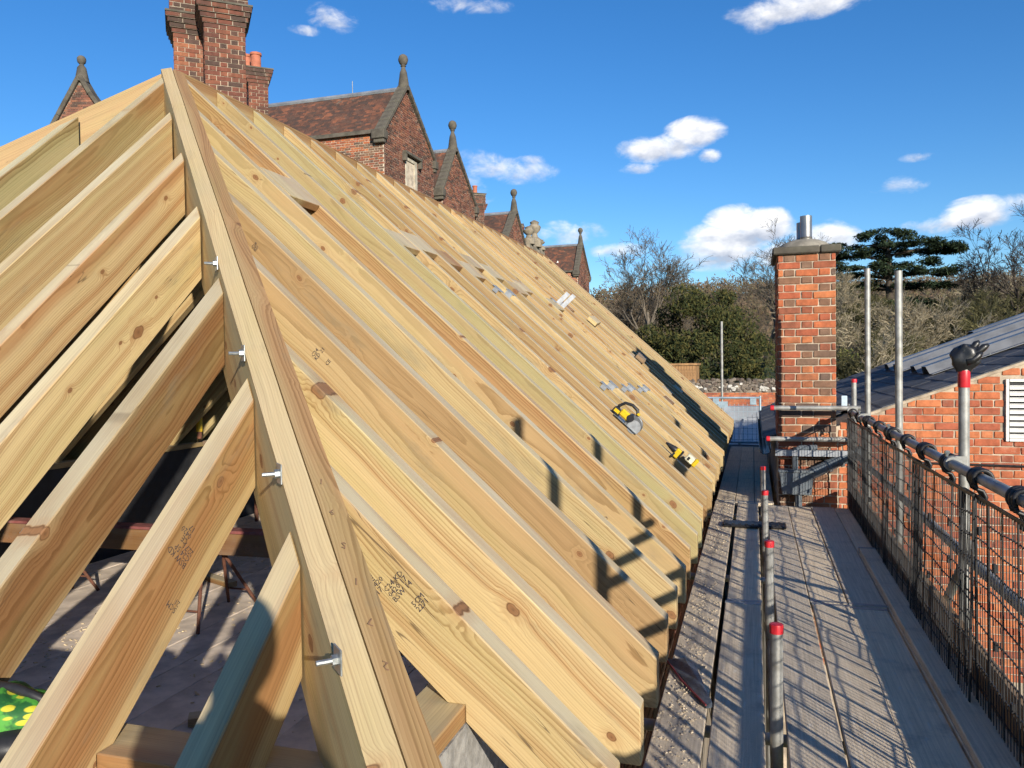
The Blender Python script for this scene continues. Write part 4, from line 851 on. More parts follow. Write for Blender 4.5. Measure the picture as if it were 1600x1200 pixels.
lay((-9, 26.02, 0), (1,0,0), (0,-1,0), -2.2, -.98, lambda v: [(5.6, 12.)], gw, BR_OR, objects=False, seed=41, proud=.008)
mb = MB(); mbw = MB(); rg = random.Random(3); FLINT = brickm('flint', [(.13,.11,.09),(.09,.08,.07),(.17,.14,.11),(.11,.085,.07),(.20,.17,.14)], .4)
FLW = simple('white_flint', (.50, .48, .43), .8, 0, .3, 10, .4)
for i in range(620):
    x = rg.uniform(-3.6, 3.2); zz = rg.uniform(-.96, -.58); s_ = rg.uniform(.035, .075)
    wht = rg.random() < (.30 if zz < -.8 else .04)
    (mbw if wht else mb).ball((x, 26.02, zz), s_, 6, (1.3, .8, .9))
stuff(mb.build('flint_stones', FLINT, gw)); stuff(mbw.build('white_stones', FLW, gw))
shd = thing('timber_shed', 'small brown boarded shed beyond the far rafters', 'shed', (-3.3, 31, -2.5))
SH = simple('cedar_board', (.30, .17, .075), .8, 0, .35, 5, .3)
pL = on_y(1050, 570, 31); pR = on_y(1087, 570, 31)
nb = 14
for i in range(nb):
    x = pL.x - .6 + (pR.x - pL.x + .6)*i/nb; mb = MB(); mb.bb((x, 31 - .01*(i % 2), -4.6), (x + (pR.x-pL.x+.6)/nb - .008, 31.04, pL.z-.02)); mb.build('board', SH, shd)
mb = MB(); mb.bb((pL.x-.6, 31.04, -4.6), (pR.x, 33, pL.z-.05)); mb.build('shed_body', SH, shd); mb = MB(); mb.bb((pL.x-.68, 30.93, pL.z-.03), (pR.x+.06, 33.1, pL.z+.05)); mb.build('shed_roof', SH, shd)

# ================================================================== OLD BRICK MANSION
XG = -11.0
def wing(name, lab, yl, ya, yr, ze, za, zb, xback, bseed, tiles=True, window=None, sidewall=True, brick=BR_MN):
    """gabled wing: gable faces +X at XG, ridge runs back along -X"""
    o = thing(name, lab, 'building', (XG-2, ya, -5))
    mb = MB(); g_ = [(yl, -5), (yr, -5), (yr, ze), (ya, za-.12), (yl, ze)]
    n = 5; vs = [Vector((XG-.02, y, z)) for y, z in g_] + [Vector((xback, y, z)) for y, z in g_]
    mb.add(vs, [tuple(range(n)), tuple(range(2*n-1, n-1, -1))] + [(i, i+n, (i+1) % n + n, (i+1) % n) for i in range(n)]); mb.build('wall_core', MORTAR_W, o)
    def iv(v):
        if v < ze: seg = [(yl, yr)]
        else:
            k_ = (v-ze)/(za-.12-ze)
            if k_ > .97: return []
            seg = [(yl + (ya-yl)*k_, yr - (yr-ya)*k_)]
        if window and window[2] < v < window[3]:
            a, b = seg[0]; seg = [(a, window[0]), (window[1], b)]
        return seg
    lay((XG-.02, 0, 0), (0,1,0), (1,0,0), zb, za, iv, o, brick, objects=False, seed=bseed, proud=.012, jitter=.003, jt=.016)
    if sidewall: lay((0, yl, 0), (1,0,0), (0,-1,0), zb, ze-.05, lambda v: [(max(xback, XG-7), XG-.02)], o, BR_CH if sidewall == 2 else brick, objects=False, seed=bseed+1, proud=.012, jitter=.003, jt=.016)
    # tiles on both slopes
    for sd in (-1, 1):
        y0 = yl if sd < 0 else yr; run = abs(ya - y0); rise = za - .1 - ze; L = math.hypot(run, rise); e = Vector((0, (ya-y0)/L, rise/L)); nr = Vector((0, -e.z*(1 if e.y > 0 else -1), abs(e.y)))
        B = Matrix(((1, 0, 0), (0, e.y, nr.y), (0, e.z, nr.z))); B = Matrix(((1, e.x, nr.x), (0, e.y, nr.y), (0, e.z, nr.z)))
        mb = MB(); rg = random.Random(bseed+7+sd); s_ = -.1; r_ = 0
        while s_ < L-.04:
            x = xback + (.09 if r_ % 2 else 0)
            while x < XG - .3:
                c = Vector((x+.085, y0, ze-.02)) + e*(s_+.075) + nr*(.03 + rg.uniform(-.006, .008)); mb.box(c, (.165, .17, .016), B @ Matrix.Rotation(R(4 + rg.uniform(-1.5, 1.5)), 3, 'X')); x += .17
            s_ += .115; r_ += 1
        stuff(mb.build('roof_tiles', TILE, o))
        ed = MB(); ed.box(Vector(((xback+XG-.3)/2, y0, ze-.09)) + nr*0 + Vector((0, -.08*sd*-1 if False else (.08*sd), 0)), (XG-.3-xback, .14, .12)); ed.build('gutter', STONE_D, o)
    mb = MB(); mb.tube((xback, ya, za-.04), (XG-.25, ya, za-.04), .09, n=8); mb.build('ridge_tile', LEAD, o)
    # stone coping, kneelers, finial
    for sd in (-1, 1):
        y0 = (yl if sd < 0 else yr) + sd*.08; a = Vector((XG-.10, y0, ze-.1)); b = Vector((XG-.10, ya, za+.02)); L = (b-a).length; ux = (b-a).normalized(); nsg = 5
        for q in range(nsg):
            p0 = a.lerp(b, q/nsg); p1 = a.lerp(b, (q+1)/nsg - .004); uy = X_; uz = ux.cross(uy); uz = -uz if uz.z < 0 else uz
            mb = MB(); mb.prism([(0, -.02), (0, .10), ((p1-p0).length, .10), ((p1-p0).length, -.02)], p0, ux, uz, X_, .36); mb.build('coping_stone', STONE_D, o, bev=.015)
        mb = MB(); mb.bb((XG-.34, y0-.16, ze-.34), (XG+.10, y0+.16, ze-.06)); mb.bb((XG-.30, y0-.10, ze-.46), (XG+.06, y0+.10, ze-.34)); mb.build('kneeler', STONE_D, o, bev=.02)
    mb = MB(); c = Vector((XG-.10, ya, za)); mb.lathe(c, [(.20, -.1), (.17, .15), (.12, .5), (.075, .62), (.06, .68), (.10, .72), (.07, .75), (.13, .80), (.165, .90), (.165, .95), (.13, 1.05), (.06, 1.10)], 14); smooth_by_angle(mb.build('ball_finial', STONE_D, o))
    if window:
        y0, y1, z0, z1 = window; mb = MB()
        mb.bb((XG-.12, y0, z0), (XG-.09, y1, z1)); wdw = mb.build('window', GLASS, o)
        mb = MB(); 
        for (a, b, c_, d) in ((y0, y0+.08, z0, z1), (y1-.2, y1, z0, z1), (y0+.08, y1-.2, z1-.12, z1), (y0+.08, y1-.2, z0, z0+.1)): mb.bb((XG-.09, a, c_), (XG+.02, b, d))
        mb.build('stone_frame', simple('pale_stone', (.42, .38, .30), .9, 0, .3, 4, .4), wdw, bev=.01)
        mb = MB(); mb.bb((XG-.02, y0-.2, z1+.04), (XG+.14, y1+.2, z1+.14)); mb.bb((XG-.02, y0-.22, z1-.2), (XG+.13, y0-.1, z1+.04)); mb.bb((XG-.02, y1+.1, z1-.2), (XG+.13, y1+.22, z1+.04)); mb.build('hood_mould', STONE_D, wdw, bev=.01)
    return o
pw = on_x(636, 290, XG); pw2 = on_x(650, 250, XG)
wing('gabled_wing', 'old brick gabled wing with stone window and ball finial beside the paired pots', 22.57, 24.3, 26.55, 7.42, 9.25, 2.2, -19.5, 51, window=(pw.y-.1, pw2.y+.05, 4.2, 6.95), sidewall=2)
wing('gabled_wing', 'narrow old brick gable just beyond the wing with the stone window', 27.4, 28.75, 30.95, 6.6, 8.35, 2.6, -15, 61)
wing('gabled_wing', 'small dark gable in front of four terracotta chimney pots', 35.2, 36.85, 38.4, 5.85, 7.4, 3.2, -16, 71)
wing('gabled_wing', 'farthest brick wing with a white roof vent and slim ball finial', 50.9, 52.25, 54.6, 6.15, 8.0, 3.0, -19, 81, sidewall=2)
pv = on_pl(871, 413, (0, -.55, .83), on_y(871, 413, 51.2).z*.83 - .55*51.2)
mb = MB(); c = on_y(871, 414, 51.25); mb.add([c+Vector((-.28, -.1, -.28)), c+Vector((.28, -.1, -.28)), c+Vector((0, .1, .3)), c+Vector((-.28, .5, -.1)), c+Vector((.28, .5, -.1)), c+Vector((0, .5, .3))], [(0,1,2), (3,5,4), (0,3,4,1), (1,4,5,2), (2,5,3,0)])
wv = mb.build('roof_vent', WHITEP, None); tag(wv, 'small white triangular vent on the farthest tiled roof', 'vent')
# gable facing the camera far left
g0 = thing('gabled_wing', 'dark brick gable with curved coping rising behind the left hip', 'building', at_depth(125, 300, 25))
A = at_depth(125, 122, 25); w_l = at_depth(70, 205, 25); mid = at_depth(150, 165, 25); w_r = at_depth(178, 200, 25)
uG = crt.copy(); uG.z = 0; uG.normalize(); nG = Vector((uG.y, -uG.x, 0))
def gp2(p): d = p - A; return (d.dot(uG), d.z)
L0 = (-1.75, -3.0); C1 = (.55, -1.0); C2 = (1.15, -1.45); L1 = (1.75, -3.0)
poly = [(0, 0), (-.95, -1.62), (-1.9, -3.25), (-1.9, -12), (2.2, -12), (2.2, -3.0), (1.5, -1.75), (1.05, -1.35), (.62, -.98), (.3, -.52)]
mb = MB(); mb.prism([(a, b-.06) for a, b in poly], A + nG*-.2, uG, Z_, nG, .36); mb.build('wall_core', MORTAR_D, g0)
def iv0(v):
    if v > -.25: return []
    l = v/1.71; r_ = -v*.60 if v > -.52 else (.3 + (-.52-v)*.70 if v > -.98 else (.62 + (-.98-v)*1.16 if v > -1.35 else 1.05 + (-1.35-v)*1.1))
    seg = [(max(l+.05, -1.85), min(r_-.05, 2.1))]
    if -2.2 < v < -1.55: seg = [(seg[0][0], -.35), (.45, seg[0][1])]
    return seg
lay(A + nG*-.02, uG, nG, -3.9, -.1, iv0, g0, BR_MN, objects=False, seed=91, proud=.012)
pts0 = [(-2.0, -3.4), (-1.4, -2.38), (-.7, -1.18), (0, .04)]; pts1 = [(0, .04), (.3, -.50), (.62, -.95), (1.05, -1.30), (1.5, -1.55), (2.1, -1.75)]
for pp_ in (pts0, pts1):
    for q in range(len(pp_)-1):
        p0 = A + uG*pp_[q][0] + Z_*pp_[q][1] - nG*.12; p1 = A + uG*pp_[q+1][0] + Z_*pp_[q+1][1] - nG*.12; ux = (p1-p0).normalized(); uz = ux.cross(nG); uz = -uz if uz.z < 0 else uz
        mb = MB(); mb.prism([(0, -.05), (0, .09), ((p1-p0).length, .09), ((p1-p0).length, -.05)], p0, ux, uz, nG, .42); mb.build('coping_stone', STONE_D, g0, bev=.02)
mb = MB(); mb.lathe(A - nG*.12 + Z_*.05, [(.22, -.15), (.17, .1), (.13, .32), (.08, .38), (.06, .42), (.12, .48), (.135, .55), (.13, .62), (.08, .68), (.03, .70)], 14); smooth_by_angle(mb.build('ball_finial', STONE_D, g0))
mb = MB(); mb.bb((-.35, -.02, -2.2), (.45, .02, -1.6)); mb.v = [A + uG*q.x + nG*(q.y-.1) + Z_*q.z for q in mb.v]; w0 = mb.build('window', GLASS, g0)
mb = MB(); mb.bb((-.42, -.05, -1.62), (.52, .07, -1.5)); mb.bb((-.42, -.05, -2.3), (-.3, .05, -1.62)); mb.bb((.4, -.05, -2.3), (.52, .05, -1.62)); mb.v = [A + uG*q.x + nG*q.y + Z_*q.z for q in mb.v]; mb.build('stone_frame', STONE, w0)
mb = MB(); mb.prism([(-1.5, -2.2), (2.4, -1.35), (2.4, -1.5), (-1.5, -2.4)], A - nG*3.0, uG, Z_, nG, 5.2); mb.build('roof_slope', TILE, g0)

# chimney stacks of the mansion
def stack(name, lab, corner, d, wdt, dep, z0, zc, ztop, seed, mat, objects=True, pots=()):
    corner = Vector(corner); d = Vector(d).normalized(); nrm = Vector((d.y, -d.x, 0)); back = -nrm
    o = thing(name, lab, 'chimney', corner + d*wdt/2 + back*dep/2 + Z_*(z0-corner.z))
    def ring(za, zb_, gr, nm, m_):
        mb = MB(); ps = [corner - d*gr - back*gr, corner + d*(wdt+gr) - back*gr, corner + d*(wdt+gr) + back*(dep+gr), corner - d*gr + back*(dep+gr)]
        mb.add([Vector((p.x, p.y, za)) for p in ps] + [Vector((p.x, p.y, zb_)) for p in ps], [(3,2,1,0), (4,5,6,7), (0,1,5,4), (1,2,6,5), (2,3,7,6), (3,0,4,7)]); return mb.build(nm, m_, o)
    ring(z0, zc, -.006, 'mortar_core', MORTAR)
    base = Vector((corner.x, corner.y, 0))
    zs = zc - .073*math.floor((zc-z0)/.073) - 1e-4
    lay(base, d, nrm, zs, zc + .0005, lambda v: [(0, wdt)], o, mat, objects=objects, limit=150, seed=seed, proud=.004, ch=.073)
    lay(base + back*dep, -back, -d, zs, zc + .0005, lambda v: [(0, dep)], o, mat, objects=objects, limit=110, seed=seed+1, proud=.004, ch=.073)
    lay(base + d*wdt, back, d, zs, zc + .0005, lambda v: [(0, dep)], o, mat, objects=False, seed=seed+2, proud=.004, ch=.073)
    z = zc; gr = .0
    for q in range(4):
        gr += .027; ring(z+.0004, z+.073, gr-.007, 'oversail_course', MORTAR_D)
        lay(base - d*gr + nrm*gr, d, nrm, z, z+.0735, lambda v: [(0, wdt+2*gr)], o, BR_DK, objects=objects, limit=60, seed=seed+5+q, proud=.0, ch=.073, jitter=.0005, bond='english' if q % 2 else 'stretch')
        lay(base - d*gr + back*(dep+gr), -back, -d, z, z+.0735, lambda v: [(0, dep+2*gr)], o, BR_DK, objects=objects, limit=60, seed=seed+15+q, proud=.0, ch=.073, jitter=.0005)
        z += .074
    ring(z, z+.03, gr+.01, 'stone_band', STONE_D); z += .03; ring(z, ztop, gr-.06, 'cap_core', MORTAR_D); gg = gr - .055
    lay(base - d*gg + nrm*gg, d, nrm, z, ztop, lambda v: [(0, wdt+2*gg)], o, BR_DK, objects=objects, limit=110, seed=seed+25, proud=.003, ch=.073)
    lay(base - d*gg + back*(dep+gg), -back, -d, z, ztop, lambda v: [(0, dep+2*gg)], o, BR_DK, objects=objects, limit=110, seed=seed+35, proud=.003, ch=.073)
    ring(ztop, ztop+.04, gg+.03, 'stone_band', STONE_D)
    for (a, b, h, r_) in pots:
        p = corner + d*a + back*b; mb = MB(); mb.lathe((p.x, p.y, ztop+.04), [(r_*1.1, 0), (r_, .05), (r_*.95, h-.06), (r_*1.12, h-.05), (r_*1.12, h), (r_*.85, h), (r_*.85, h-.1)], 16); smooth_by_angle(mb.build('chimney_pot', CLAY, o))
    return o
dch = Vector((.77, .64, 0)).normalized()
c1 = at_depth(320, 100, 12.3); c2 = at_depth(272, 100, 12.75)
stack('chimney_stack', 'stout old brick chimney shaft rising directly behind the roof apex, nearer of the twin shafts', c1, dch, .61, .66, .2, 5.40, 6.7, 101, BR_DK)
stack('chimney_stack', 'old brick chimney shaft with pale joints half hidden behind its twin above the apex', c2, dch, .56, .66, .2, 5.44, 6.72, 141, BR_SH)
c3 = at_depth(388, 130, 17.5)
stack('chimney_stack', 'smaller sooty chimney stack carrying two terracotta pots beside the twin shafts', c3, dch, .42, .55, 1.0, (at_depth(400, 128, 17.5)).z, (at_depth(400, 112, 17.5)).z, 181, BR_DK, objects=False, pots=((.02, .5, .5, .11), (.18, .1, .42, .115)))
c4 = at_depth(742, 320, 33); stack('chimney_stack', 'dark corbelled chimney stack tucked behind the narrow brick gable', c4, (.77, .64, 0), .42, .5, 1., at_depth(742, 330, 33).z, at_depth(742, 303, 33).z, 201, BR_DK, objects=False, pots=((.1, .25, .35, .10),))
c5_ = at_depth(756, 352, 40); stack('chimney_stack', 'long low stack carrying four terracotta pots behind the small dark gable', c5_, crt, 1.95, .6, 1., at_depth(770, 356, 40).z-.25, at_depth(770, 350, 40).z-.05, 221, BR_DK, objects=False, pots=((.14, .3, .42, .15), (.58, .3, .42, .15), (1.02, .3, .42, .15), (1.45, .3, .42, .15)))
mb = MB(); pl_ = at_depth(551, 152, 27); mb.tube(pl_ - Z_*.3, pl_ + Z_*.55, .012, n=6); tag(mb.build('lightning_rod', GALV, None), 'thin lightning rod on the long tiled ridge', 'rod')
# little ornate parapet with urns
op = thing('ornate_parapet', 'weathered ornate stone parapet with urns between the two farthest gables', 'parapet', on_x(838, 400, XG))
pa = on_x(828, 398, XG); pb = on_x(851, 398, XG); zt = on_x(838, 384, XG).z
mb = MB(); mb.bb((XG-.3, pa.y, -1), (XG, pb.y, zt)); mb.build('stone_wall', STONE, op)
for f_, h, sc_ in ((.12, .95, 1.), (.5, 1.45, 1.15), (.88, .6, .9)):
    y = pa.y + (pb.y-pa.y)*f_; mb = MB(); mb.lathe((XG-.15, y, zt-.05), [(.32*sc_, 0), (.30*sc_, .3*h), (.16*sc_, .38*h), (.12*sc_, .5*h), (.26*sc_, .62*h), (.30*sc_, .75*h), (.18*sc_, .85*h), (.22*sc_, .92*h), (.05, h)], 12); smooth_by_angle(mb.build('urn', STONE, op))
# plain brick range of the house standing behind the roof
hr = thing('brick_house_range', 'old red brick house wall glimpsed through the rafters', 'building', (-9.5, 13, -5))
mb = MB(); mb.bb((-12, 5, -5), (-7.42, 22, .25)); mb.build('wall_core', MORTAR_W, hr)
lay((-7.42, 0, 0), (0,1,0), (1,0,0), -1.6, .25, lambda v: [(5, 22)], hr, BR_DK, objects=False, seed=301, proud=.008)

# ================================================================== TREES AND WOODLAND
def barkm(name, col): return simple(name, col, .95, 0, .35, 6, .4, .01)
BARK = barkm('grey_bark', (.125, .105, .08)); BARK_W = barkm('warm_twigs', (.15, .115, .075)); BARK_O = barkm('olive_twigs', (.13, .12, .052)); BARK_D = barkm('dark_bark', (.06, .047, .036)); BARK_P = barkm('pale_bark', (.33, .28, .19))
def leafm(name, cols):
    m = MT(name, .85, spec=.2); rn = m.new('ShaderNodeNewGeometry').outputs['Random Per Island']
    m.col(m.ramp(rn, [(i/len(cols), c) for i, c in enumerate(cols)], 'CONSTANT')); return m.m
YEW = leafm('yew_needles', [(.018,.026,.009),(.04,.045,.012),(.02,.027,.010),(.06,.058,.016),(.032,.04,.012),(.08,.07,.02)])
CEDAR = leafm('cedar_needles', [(.022,.038,.020),(.030,.050,.024),(.018,.030,.018),(.040,.058,.026),(.026,.042,.02)])
SCRUB = leafm('scrub_leaves', [(.10,.105,.028),(.065,.08,.022),(.125,.115,.04),(.05,.07,.02),(.10,.09,.034)])
WOODS = leafm('winter_wood', [(.105,.075,.05),(.085,.062,.045),(.13,.09,.058),(.075,.06,.042),(.115,.09,.05),(.095,.085,.045)])
def bare_tree(lab, base, H, spread, seed, bark, levels=5, tr=.16, lean=0., grp='bare winter trees', minr=.009, first=.25, kids=(3, 4), name='bare_tree', cat='tree'):
    rg = random.Random(seed); tk = MB(); cw = MB(); base = Vector(base)
    def grow(p, d, L, r, lv):
        pts = [p]; rs = [r]; q = p; dd = d.copy(); ns = 4 if lv < 2 else 3
        for i in range(ns):
            dd = (dd + Vector((rg.gauss(0, .13), rg.gauss(0, .13), rg.gauss(.03, .08)))).normalized(); q = q + dd*(L/ns); pts.append(q); rs.append(max(minr, r*(1 - .55*(i+1)/ns)))
        (tk if lv == 0 else cw).path(pts, rs, 7 if lv == 0 else (5 if lv < 3 else 3))
        if lv >= levels: return
        nk = rg.randint(*kids) + (3 if lv == 0 else 0)
        for k_ in range(nk):
            f_ = rg.uniform(first if lv == 0 else .3, 1.); i = min(ns-1, int(f_*ns)); pp_ = pts[i].lerp(pts[i+1], f_*ns - i)
            an = rg.uniform(.35, .95) * (1.0 if lv else spread); az = rg.uniform(0, 6.283); a = dd.orthogonal().normalized(); b = dd.cross(a)
            nd = (dd*math.cos(an) + (a*math.cos(az) + b*math.sin(az))*math.sin(an) + Vector((0, 0, .12))).normalized()
            grow(pp_, nd, L*rg.uniform(.48, .75), max(minr, rs[i]*.62), lv+1)
    grow(base, Vector((lean, 0, 1)).normalized(), H*.52, tr, 0)
    o = thing(name, lab, cat, base, grp); tk.build('trunk', bark, o, smooth=True); cw.build('crown', bark, o); return o
def gbase(px, Y):
    p = on_y(px, 600, Y); return Vector((p.x, Y, ground_z(p.x, Y)))
bare_tree('tall bare grey tree behind the dark yew, left of the hilltop', gbase(1010, 46), 9.0, .8, 1, BARK, 6, .17)
bare_tree('bare tree with fanned twigs just behind the brick chimney', gbase(1185, 64), 11.5, .85, 2, BARK, 6, .2)
bare_tree('large bare tree with dark crooked limbs above the slate roof', gbase(1575, 46), 9.6, 1.15, 3, BARK_D, 6, .26, lean=-.04)
bare_tree('pale forked bare tree beside the brick chimney', gbase(1325, 34), 5.6, 1.0, 4, BARK_P, 5, .13, lean=.1)
for i, (px, Y, H, sp) in enumerate(((940, 58, 7.2, .9), (968, 52, 6.6, .9), (1045, 60, 7.2, .8), (1225, 55, 6.8, .9), (1300, 75, 9, .9), (1150, 72, 8.5, .9))):
    bare_tree('thin brown bare tree in the thicket behind the yew', gbase(px, Y), H, sp, 20+i, BARK_W, 5, .12, grp='thicket trees behind the yew', kids=(4, 5))
for i, (px, Y, H) in enumerate(((1318, 40, 5.8), (1352, 38, 5.0), (1372, 46, 6.0), (1432, 42, 5.2), (1470, 46, 5.8), (1515, 44, 5.4), (1550, 50, 6.0), (1595, 47, 5.4), (1405, 56, 6.8), (1500, 60, 7.2), (1560, 66, 7.8), (1630, 58, 6.4))):
    bare_tree('olive twiggy scrub tree growing beyond the slate roof', gbase(px, Y), H, 1.2, 40+i, BARK_O if i % 3 else BARK_P, 5, .10, grp='scrub trees beyond the slate roof', first=.05, kids=(4, 6), name='scrub_tree')
def cards(mb, c, rad, n, size, rg, flat=0., shell=.55):
    c = Vector(c)
    for _ in range(n):
        while True:
            d = Vector((rg.uniform(-1, 1), rg.uniform(-1, 1), rg.uniform(-1, 1)))
            if shell < d.length <= 1 or (d.length <= 1 and rg.random() < .25): break
        p = c + Vector((d.x*rad[0], d.y*rad[1], d.z*rad[2])); s_ = size*rg.uniform(.6, 1.4)
        a = Vector((rg.gauss(0, 1), rg.gauss(0, 1), rg.gauss(0, 1)*(1-flat))).normalized(); b = a.orthogonal().normalized()
        if flat: b = (Vector((rg.gauss(0, 1), rg.gauss(0, 1), rg.gauss(0, .25)))).normalized()
        mb.add([p - a*s_, p + b*s_*.35, p + a*s_, p - b*s_*.35], [(0,1,2,3)])
yw = thing('yew_tree', 'dense dark rounded yew beyond the garden wall', 'tree', gbase(1095, 37)); rg = random.Random(9); yb = gbase(1095, 37)
mb = MB(); mb.tube(yb, yb + Z_*2.6, .3, .15, 8); mb.build('trunk', BARK_D, yw)
mb = MB()
for _ in range(85):
    a = rg.uniform(0, 6.283); h = rg.random(); rr = 3.0*math.sqrt(max(.04, 1 - (h*1.04-.12)**2.0))*rg.uniform(.7, 1.0)
    if h > .75: rr *= .85
    c = yb + Vector((math.cos(a)*rr, math.sin(a)*rr*.9, .2 + h*5.9)); s_ = rg.uniform(.45, .85); cards(mb, c, (s_, s_, s_*.8), 330, .085, rg)
for _ in range(10): cards(mb, yb + Vector((rg.uniform(-1.2, 1.2), rg.uniform(-1, 1), rg.uniform(1, 4.6))), (1.2, 1.2, .9), 260, .12, rg)
stuffc = mb.build('crown', YEW, yw)
cd = thing('cedar_tree', 'dark flat-tiered cedar standing above the slate roof', 'tree', gbase(1385, 50)); cbp = gbase(1385, 50)
mb = MB(); topc = on_y(1388, 372, 50); mb.path([cbp, cbp.lerp(topc, .5) + Vector((.15, 0, 0)), topc], [.42, .27, .05], 9); mb.build('trunk', BARK_D, cd, smooth=True)
fo = MB(); lm = MB(); rg = random.Random(12)
TIERS = [(1388,368,34,0),(1352,384,40,.5),(1330,398,26,-.6),(1425,380,34,-.5),(1455,392,36,.6),(1478,386,20,0),(1395,395,46,.8),(1345,418,36,-.8),(1432,412,42,.4),(1385,424,48,-.3),(1318,432,26,.5),(1465,424,26,-.4),(1350,448,34,.7),(1410,446,52,.2),(1446,446,30,.8),(1330,470,26,0),(1385,474,50,-.7),(1430,478,40,.5),(1365,500,34,.6),(1425,512,46,-.2),(1462,502,22,.6),(1388,535,44,.1),(1440,545,34,-.5)]
for (px, py, hw, dy) in TIERS:
    px = 1385 + (px-1385)*1.08 - 8; hw *= 1.15
    c = on_y(px, py, 50 + dy*2.2); wv_ = hw/F_PX*52
    tpt = Vector((cbp.x, cbp.y, c.z - .35)); lm.path([tpt, tpt.lerp(c, .5) + Z_*.1, c - Z_*.05], [.075, .05, .015], 5)
    for q in range(12):
        cc = c + Vector((rg.uniform(-1, 1)*wv_*.85, rg.uniform(-1, 1)*wv_*.7, rg.gauss(0, .09))); s_ = rg.uniform(.35, .65)*min(1.1, wv_); cards(fo, cc, (s_, s_, .17), 210, .11, rg, flat=.5, shell=.0)
lm.build('limbs', BARK_D, cd); fo.build('crown', CEDAR, cd)
# undergrowth and woodland that read as masses
rg = random.Random(15); mb = MB()
for _ in range(330):
    px = rg.uniform(1300, 1680); Y = rg.uniform(36, 95); b = gbase(px, Y); h = rg.uniform(.3, 2.6) * (1 + (Y-36)/60); s_ = rg.uniform(.5, 1.1)
    cards(mb, b + Z_*h, (s_, s_, s_*.8), 60, .10, rg, shell=.0)
for _ in range(190):
    px = rg.uniform(900, 1290); Y = rg.uniform(55, 95); b = gbase(px, Y); h = rg.uniform(.2, 2.2); s_ = rg.uniform(.5, 1.0); cards(mb, b + Z_*h, (s_, s_, s_*.8), 50, .10, rg, shell=.0)
tag(mb.build('undergrowth', SCRUB, None), 'olive winter undergrowth massed between the trees beyond the wall', 'undergrowth', None, 'stuff')
mb = MB()
for _ in range(1500):
    Y = 105 + 260*rg.random()**.8; px = rg.uniform(820, 1760); p = on_y(px, 600, Y); z = ground_z(p.x, Y); s_ = rg.uniform(1.6, 3.4)
    cards(mb, Vector((p.x, Y, z + s_*1.0)), (s_, s_, s_*1.25), 46, .55, rg, shell=.3)
tag(mb.build('hillside_wood', WOODS, None), 'brown leafless woodland covering the far hillside', 'woodland', None, 'stuff')

# ================================================================== TOOLS AND FITTINGS ON THE RAFTERS
def rf(x, y, off=0.):   # frame: a = down the slope, n = outward
    return Vector((x, y, ZT + t*(XT-x))) + Vector((sth, 0, cth))*off
DN = Vector((cth, 0, -sth)); NO = Vector((sth, 0, cth)); WY = Vector((0, -1, 0))
def pf_(o, a, b, c=0.): return o + DN*a + NO*b + WY*c
RB = Matrix(((DN.x, WY.x, NO.x), (DN.y, WY.y, NO.y), (DN.z, WY.z, NO.z)))
saw = thing('circular_saw', 'yellow and black cordless circular saw resting on the rafters', 'saw', rf(-.93, 5.9)); so = rf(-.94, 5.92, .0)
mb = MB(); mb.box(pf_(so, .02, .006), (.30, .15, .006), RB); mb.build('base_plate', STEELB, saw)
mb = MB(); mb.lathe(pf_(so, .085, .055, .01), [(.088, 0), (.094, .006), (.094, .034), (.085, .04)], 28, WY); mb.build('blade_guard', simple('saw_guard', (.16, .165, .17), .4, .5, .2, 20, .1), saw)
mb = MB(); mb.lathe(pf_(so, .105, .04, .052), [(.07, 0), (.07, .003), (.01, .004)], 28, WY); mb.build('blade', GALV_N, saw)
mb = MB(); mb.box(pf_(so, -.04, .075, .03), (.12, .09, .075), RB); mb.build('yellow_housing', YELP, saw, bev=.012)
mb = MB(); mb.lathe(pf_(so, .02, .085, -.06), [(.03, 0), (.042, .01), (.042, .09), (.036, .14)], 18, WY); mb.build('motor', BLKP, saw)
mb = MB(); mb.path([pf_(so, q[0], q[1], .03) for q in ((-.13, .05), (-.15, .10), (-.12, .165), (-.05, .195), (.02, .19), (.055, .15), (.05, .10))], [.018, .017, .016, .017, .018, .017, .02], 10); mb.build('handle', BLKP, saw, smooth=True)
mb = MB(); mb.box(pf_(so, -.13, .045, .03), (.09, .075, .07), RB); mb.build('battery', BLKP, saw, bev=.008)
mb = MB(); mb.box(pf_(so, -.13, .05, .067), (.06, .006, .035), RB); mb.build('yellow_badge', YELP, saw)
mb = MB(); mb.box(pf_(so, .055, .165, .03), (.03, .045, .025), RB); mb.build('yellow_trigger_guard', YELP, saw, bev=.004)
saw.scale = (.74,)*3
dr = thing('cordless_driver', 'small yellow and black cordless driver wedged on the lower rafters', 'driver', rf(-.62, 6.3)); do = rf(-.63, 6.28, .0)
mb = MB(); mb.path([pf_(do, -.11, .055), pf_(do, -.07, .058), pf_(do, -.02, .06), pf_(do, .045, .062)], [.008, .02, .032, .034], 12); mb.build('nose', BLKP, dr, smooth=True)
mb = MB(); mb.box(pf_(do, .03, .05), (.06, .07, .09), RB); mb.build('yellow_body', YELP, dr, bev=.01)
mb = MB(); mb.box(pf_(do, .062, .06), (.022, .074, .085), RB); mb.build('black_grip', BLKP, dr, bev=.008)
mb = MB(); mb.box(pf_(do, .01, .02, .0), (.016, .074, .05), RB); mb.build('black_stripe', BLKP, dr)
dr.scale = (.85,)*3
bt = thing('battery_pack', 'yellow and white battery pack lying beside the cordless driver', 'battery', rf(-.5, 6.55)); bo = rf(-.515, 6.58)
